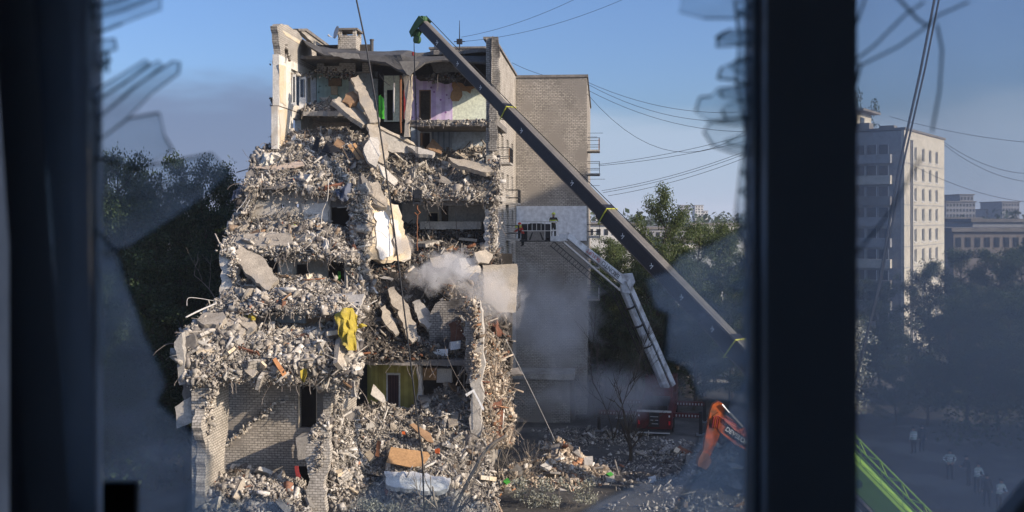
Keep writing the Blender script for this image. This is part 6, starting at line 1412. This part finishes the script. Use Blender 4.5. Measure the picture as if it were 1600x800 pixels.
twigs('bare_tree', at(342, 480, 60), [(-.4, 0, 1)], 2.4, .04, 2, M['twig'], 'pale bare sapling against the grove beside the leaning slab', 'tree', .6, 3)

# ------------------------------------------------------------------ panel building seen through the right pane
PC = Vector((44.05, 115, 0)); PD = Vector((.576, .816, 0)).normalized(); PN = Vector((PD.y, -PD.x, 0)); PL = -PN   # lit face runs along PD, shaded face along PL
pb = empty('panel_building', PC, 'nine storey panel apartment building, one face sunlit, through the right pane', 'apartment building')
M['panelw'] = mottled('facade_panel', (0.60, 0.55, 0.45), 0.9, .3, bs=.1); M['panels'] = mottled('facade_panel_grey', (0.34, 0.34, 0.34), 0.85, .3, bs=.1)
HZ = 25.3; ST = 2.48; LW = 19.4
holes = []
wcols = [(4.4, 5.5), (7.9, 9.2), (11.3, 12.6), (14.6, 15.9)]
tops = [at(1413, 226+33.0*k, 115).z for k in range(10)]
for k in range(10):
    for a, b in wcols:
        if tops[k]-1.55 > .3: holes.append((a, b, tops[k]-1.55, tops[k]))
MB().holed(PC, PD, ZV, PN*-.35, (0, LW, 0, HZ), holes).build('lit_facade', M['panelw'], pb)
P_ = lambda a, b, z: PC+PD*a+PL*b+ZV*z
def PB(name, a0, a1, b0, b1, z0, z1, mat, parent=None):
    return MB().hexa([P_(a0, b0, z0), P_(a1, b0, z0), P_(a1, b1, z0), P_(a0, b1, z0), P_(a0, b0, z1), P_(a1, b0, z1), P_(a1, b1, z1), P_(a0, b1, z1)]).build(name, mat, parent or pb)
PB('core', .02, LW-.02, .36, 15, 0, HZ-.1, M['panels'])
PB('roof_edge', -.15, LW+.15, -.15, 15.2, HZ, HZ+.25, M['conc_d'])
fmesh = gmesh = None
for (a, b, c, d) in holes:
    w_ = MB().holed(PC+PN*-.12, PD, ZV, PN*-.08, (a, b, c, d), [(a+.09, (a+b)/2-.04, c+.1, d-.09), ((a+b)/2+.04, b-.09, c+.1, d-.09)]).build('window', M['white'], pb)
    MB().add([P_(a, .17, c), P_(b, .17, c), P_(b, .17, d), P_(a, .17, d)], [(0, 1, 2, 3)]).build('pane', M['glassdark'], w_)
    MB().hexa([P_(a-.05, -.1, c-.1), P_(b+.05, -.1, c-.1), P_(b+.05, .1, c-.1), P_(a-.05, .1, c-.1), P_(a-.05, -.1, c-.02), P_(b+.05, -.1, c-.02), P_(b+.05, .1, c-.02), P_(a-.05, .1, c-.02)]).build('sill', M['white'], w_)
for k in range(10):
    z = tops[k]-2.05
    if z > .3: PB('joint_band', 0.01, LW-.01, -.05, -.003, z, z+.09, M['panels'])
for a in (2.6, 3.3): PB('down_pipe', a, a+.12, -.14, -.02, 1, HZ-1, M['panels'])
PB('insulated_patch', .3, 9.8, -.07, -.008, tops[4]-1.95, tops[4]+.4, M['white']) if False else None
for k in range(9):
    zc_ = tops[k]-1.7
    if zc_ < .3: continue
    bl = PB('balcony', .04, 1.2, 1.2, 7.0, zc_-.1, zc_+.02, M['conc_d']); bl.location += PN*0
    MB().hexa([P_(-.9, 1.3, zc_-.35), P_(.04, 1.3, zc_-.35), P_(.04, 6.6, zc_-.35), P_(-.9, 6.6, zc_-.35), P_(-.9, 1.3, zc_+.65), P_(.04, 1.3, zc_+.65), P_(.04, 6.6, zc_+.65), P_(-.9, 6.6, zc_+.65)]).build('parapet', [M['panels'], M['panelw'], M['conc_d'], M['panels']][k % 4], bl)
    for j in range(4):
        b0 = 1.5+1.3*j
        gz = PB('window', -.6, -.55, b0, b0+1.1, zc_+.68, zc_+1.75, M['glassdark']); PB('frame', -.64, -.61, b0+.02, b0+.1, zc_+.66, zc_+1.78, M['white'], gz)
    gz = PB('window', -.06, -.01, 9.3, 10.8, zc_+.3, zc_+1.7, M['glassdark']); PB('frame', -.1, -.062, 9.2, 9.32, zc_+.25, zc_+1.75, M['white'], gz); PB('frame', -.1, -.062, 10.0, 10.1, zc_+.25, zc_+1.75, M['white'], gz)
lh = PB('lift_house', 3.0, 9.0, 6.2, 14.5, HZ+.2, HZ+2.7, M['panelw']); PB('lift_house_roof', 2.4, 9.6, 5.2, 15, HZ+2.7, HZ+2.95, M['conc_d'], lh)
PB('lift_house_window', 4.4, 5.9, 6.12, 6.19, HZ+.6, HZ+2.1, M['glassdark'], lh)
PB('roof_box', 1.5, 3.2, 4.3, 6.0, HZ+.2, HZ+1.1, M['conc_d']); PB('roof_box', 1.8, 3.2, 1.6, 3.2, HZ+.2, HZ+.7, M['conc_d'])

# ------------------------------------------------------------------ far town
def far_block(x0, x1, y0, Y, dep, mat, label, cat='building', rows_=0, cols_=0, group=None):
    a = at(x0, y0, Y); b = at(x1, y0, Y); e = empty('far_building', Vector(((a.x+b.x)/2, Y, 0)), label, cat, group)
    MB().box((a.x, Y, 0), (b.x, Y+dep, a.z)).build('wall', mat, e); MB().box((a.x-.5, Y-.5, a.z), (b.x+.5, Y+dep+.5, a.z+.6)).build('roof', M['conc_d'], e)
    for i in range(rows_):
        for j in range(cols_):
            wx = (b.x-a.x)/cols_; wz = min(3.0, (a.z-2)/max(rows_, 1)); x = a.x+wx*(j+.25); z = a.z-wz*(i+.8)
            MB().box((x, Y-.1, z), (x+wx*.5, Y-.02, z+wz*.5)).build('window', M['glassdark'], e)
    return e
M['far_w'] = plain('far_white', (.62, .60, .56)); M['far_g'] = plain('far_grey', (.30, .30, .31)); M['far_b'] = plain('far_brown', (.20, .17, .15))
far_block(918, 1000, 352, 250, 40, M['far_w'], 'long white flat shed behind the brick block', rows_=1, cols_=7)
far_block(1000, 1090, 358, 300, 40, M['far_g'], 'grey low shed behind the tall tree', rows_=1, cols_=8)
far_block(1080, 1175, 352, 330, 50, M['far_w'], 'pale long warehouse right of the tall tree', rows_=1, cols_=6)
far_block(1040, 1130, 378, 170, 16, M['far_w'], 'low white wall glimpsed between the trees')
far_block(1063, 1078, 321, 1150, 20, M['far_g'], 'first of two slim towers on the skyline', 'tower', 8, 3)
far_block(1086, 1099, 321, 1200, 20, M['far_w'], 'second of two slim towers on the skyline', 'tower', 8, 3)
far_block(1098, 1106, 330, 1200, 20, M['far_w'], 'low annex beside the second slim tower', 'tower', 4, 2)
far_block(930, 940, 333, 900, 20, M['far_w'], 'tiny pale block on the skyline beside the brick block', 'building', 4, 2)
far_block(1478, 1524, 316, 520, 30, M['far_g'], 'grey apartment slab on the skyline in the right pane', 'building', 8, 9)
far_block(1500, 1521, 305, 530, 30, M['far_g'], 'stepped upper part of the grey apartment slab', 'building', 4, 4)
far_block(1566, 1593, 316, 640, 30, M['far_g'], 'apartment slab at the right edge of the skyline', 'building', 7, 6)
far_block(1540, 1566, 328, 660, 30, M['far_g'], 'lower apartment slab left of the edge one', 'building', 4, 6)
far_block(1478, 1530, 344, 210, 20, M['far_w'], 'pale flat factory roof behind the panel building', 'factory', 1, 5)
far_block(1520, 1640, 347, 190, 25, M['far_g'], 'grey factory hall in the right pane', 'factory', 1, 10)
far_block(1490, 1640, 362, 160, 14, M['far_b'], 'low brown brick hall before the factory', 'factory', 1, 10)
C, n = [], 1400
for _ in range(n):
    Y = R.uniform(360, 1500); x = R.uniform(-.6, .62)*Y; C.append((x, Y, R.uniform(2, 15)))
V, F = leaf_quads(C, [4.0]*n, 52000, 1.2, 3.2); o = fast('far_woods', V, F, M['leafd'], (0, 700, 0)); tag(o, 'distant belt of trees along the horizon', 'woods', None, 'stuff')
C = [(R.uniform(-60, 75), R.uniform(84, 130), R.uniform(.2, 3.5)) for _ in range(900)]+[(R.uniform(-50, -19), R.uniform(50, 84), R.uniform(.2, 3)) for _ in range(500)]+[(R.uniform(30, 60), R.uniform(66, 90), R.uniform(.2, 2.5)) for _ in range(300)]
C = [c for c in C if not (-14 < c[0] < 7 and c[1] < 104)]
V, F = leaf_quads(C, [.9]*len(C), 52000, .18, .45); o = fast('undergrowth', V, F, M['leafd'], (0, 90, 0)); tag(o, 'dark bushes and undergrowth below the trees', 'undergrowth', None, 'stuff')

# ------------------------------------------------------------------ wires in the air
def catenary(a, b, sag, n=14): return [a.lerp(b, t/n)-ZV*(sag*4*(t/n)*(1-t/n)) for t in range(n+1)]
def line(a, b, sag, r, label, mat='darkmetal'): return tag(MB().tube(catenary(a, b, sag), r, 4).build('overhead_cable', M[mat], recalc=False), label, 'cable')
wp = [(557, 0), (572, 70), (588, 165), (602, 260), (616, 360), (626, 440), (636, 520), (648, 620), (660, 720), (664, 830)]
tag(MB().tube([at(x-6, y-260, 40) for x, y in wp[:1]]+[at(x, y, 40) for x, y in wp], .035, 6).build('hanging_cable', M['darkmetal'], smooth=True, recalc=False), 'dark cable hanging down across the whole ruin', 'cable')
for k, (a, b, c) in enumerate([((1466, -30), (1405, 260), (1330, 625)), ((1473, -30), (1415, 240), (1326, 640))]):
    tag(MB().tube([at(*a, 14), at((a[0]+b[0])/2+2, (a[1]+b[1])/2, 14), at(*b, 14), at((c[0]+b[0])/2+6, (c[1]+b[1])/2, 14), at(*c, 14)], .018-.004*k, 5).build('overhead_cable', M['darkmetal'], recalc=False), ['thicker of two dark cables crossing the right pane', 'thinner of two dark cables crossing the right pane'][k], 'cable')
line(onv(721, 58, 19), at(920, -12, 70), .4, .014, 'upper thin line rising right from the antenna mast'); line(onv(721, 65, 19), at(985, -6, 75), .6, .014, 'lower thin line rising right from the antenna mast')
cable_y = [((917, 128), (1190, 172), 1.0, 'highest cable from the roof of the brick block'), ((917, 131), (1190, 185), 1.2, 'second cable from the roof of the brick block'), ((917, 140), (1190, 205), 1.0, 'third cable from the roof of the brick block'), ((917, 146), (1190, 185), 3.6, 'sagging cable from the roof of the brick block'),
           ((935, 257), (1190, 204), .3, 'upper cable of the rising pair right of the brick block'), ((935, 259), (1190, 214), .3, 'lower cable of the rising pair right of the brick block'), ((940, 298), (1190, 226), .4, 'upper cable of the low rising bundle'), ((942, 301), (1190, 230), .4, 'middle cable of the low rising bundle'), ((950, 306), (1190, 236), .4, 'lowest cable of the low rising bundle'), ((800, 98), (917, 126), .4, 'cable over the roof between ruin and brick block')]
for a, b, s_, lab in cable_y: line(at(*a, 81), at(*b, 81), s_, .016, lab)
for a, b, s_, lab in [((1390, 182), (1640, 225), .5, 'highest cable right of the panel building'), ((1475, 222), (1640, 270), 1.2, 'upper cable leaving the panel building roof'), ((1475, 226), (1640, 285), 1.2, 'middle cable leaving the panel building roof'), ((1420, 255), (1640, 318), 1.0, 'lowest cable crossing the panel building')]: line(at(*a, 112), at(*b, 112), s_, .024, lab)
wire('guy_cable', [(790, 530, 57), (830, 610, 59), (868, 690, 61)], .018, 'pale_metal', 'straight pale cable running from the plate down to the mound', 'cable', ref=at)
tag(MB().box((at(1085, 575, 95).x, 95, .02), (at(1160, 575, 95).x, 103, .06)).build('path', M['conc_l']), 'pale sunlit path behind the fire engine', 'path', None, 'structure')

# ------------------------------------------------------------------ smoke and air
def smoke(name, c, r, dens, label, colr=(.95, .95, .96), scale=1.2, thr=.48, rot=0.0):
    m = bpy.data.materials.new(name); m.use_nodes = True; nt = m.node_tree; nt.nodes.clear(); out = N(nt, 'ShaderNodeOutputMaterial')
    pv = N(nt, 'ShaderNodeVolumePrincipled'); pv.inputs['Color'].default_value = (*colr, 1); pv.inputs['Anisotropy'].default_value = .2
    t = N(nt, 'ShaderNodeTexCoord'); ln = N(nt, 'ShaderNodeVectorMath', operation='LENGTH'); nt.links.new(t.outputs['Object'], ln.inputs[0])
    g = N(nt, 'ShaderNodeNewGeometry')
    nn = N(nt, 'ShaderNodeTexNoise', Scale=scale, Detail=5.0, Roughness=.6, Distortion=.6); nt.links.new(g.outputs['Position'], nn.inputs['Vector'])
    fall = N(nt, 'ShaderNodeMapRange'); nt.links.new(ln.outputs['Value'], fall.inputs[0]); fall.inputs['From Min'].default_value = .25; fall.inputs['From Max'].default_value = 1.0; fall.inputs['To Min'].default_value = .22; fall.inputs['To Max'].default_value = -.42
    ad = N(nt, 'ShaderNodeMath', operation='ADD'); nt.links.new(nn.outputs[0], ad.inputs[0]); nt.links.new(fall.outputs[0], ad.inputs[1])
    mr_ = N(nt, 'ShaderNodeMapRange'); nt.links.new(ad.outputs[0], mr_.inputs[0]); mr_.inputs['From Min'].default_value = thr; mr_.inputs['From Max'].default_value = thr+.3; mr_.inputs['To Max'].default_value = dens
    nt.links.new(mr_.outputs[0], pv.inputs['Density']); nt.links.new(pv.outputs[0], out.inputs['Volume'])
    bm = bmesh.new(); bmesh.ops.create_icosphere(bm, subdivisions=3, radius=1.0); me = bpy.data.meshes.new(name); bm.to_mesh(me); bm.free(); me.materials.append(m)
    o = bpy.data.objects.new('smoke', me); o.location = c; o.scale = r; o.rotation_euler = (0, rot, 0); link(o); return tag(o, label, 'smoke', None, 'stuff')
smoke('smoke_a', onv(692, 424, -4.6), (3.6, 1.5, 2.0), 2.2, 'dense white smoke puff rising from the hollow', scale=1.5, thr=.44, rot=-.25)
smoke('smoke_b', onv(632, 382, -4.4), (1.3, .9, 1.3), 2.2, 'thin brownish smoke wisp beside the spine wall', (.9, .86, .82), 1.3)
smoke('smoke_c', onv(766, 462, -4.6), (3.6, 1.4, 3.0), .9, 'grey smoke drifting past the square plate', scale=.9, thr=.4, rot=.5)
smoke('smoke_d', onv(858, 500, 11), (6.0, 2.8, 6.4), .28, 'broad grey smoke drifting before the brick block', (.94, .95, .98), .45, .34)
smoke('smoke_e', at(955, 615, 71), (7.5, 2.5, 3.0), .22, 'thin smoke lying over the yard left of the fire engine', (.94, .95, .98), .4, .32)

def air_box():
    me = bpy.data.meshes.new('haze'); m = MB().box((-2600, -70, -2.0), (2600, 4100, 60)); me.from_pydata(m.v, [], m.f)
    mt = bpy.data.materials.new('haze'); mt.use_nodes = True; nt = mt.node_tree; nt.nodes.clear(); out = N(nt, 'ShaderNodeOutputMaterial')
    pv = N(nt, 'ShaderNodeVolumePrincipled'); pv.inputs['Color'].default_value = (.85, .9, 1, 1); pv.inputs['Density'].default_value = 0.00022; pv.inputs['Anisotropy'].default_value = .1
    nt.links.new(pv.outputs[0], out.inputs['Volume']); me.materials.append(mt)
    o = bpy.data.objects.new('haze', me); link(o); tag(o, 'thin bluish haze over the town', 'haze', None, 'stuff')
air_box()
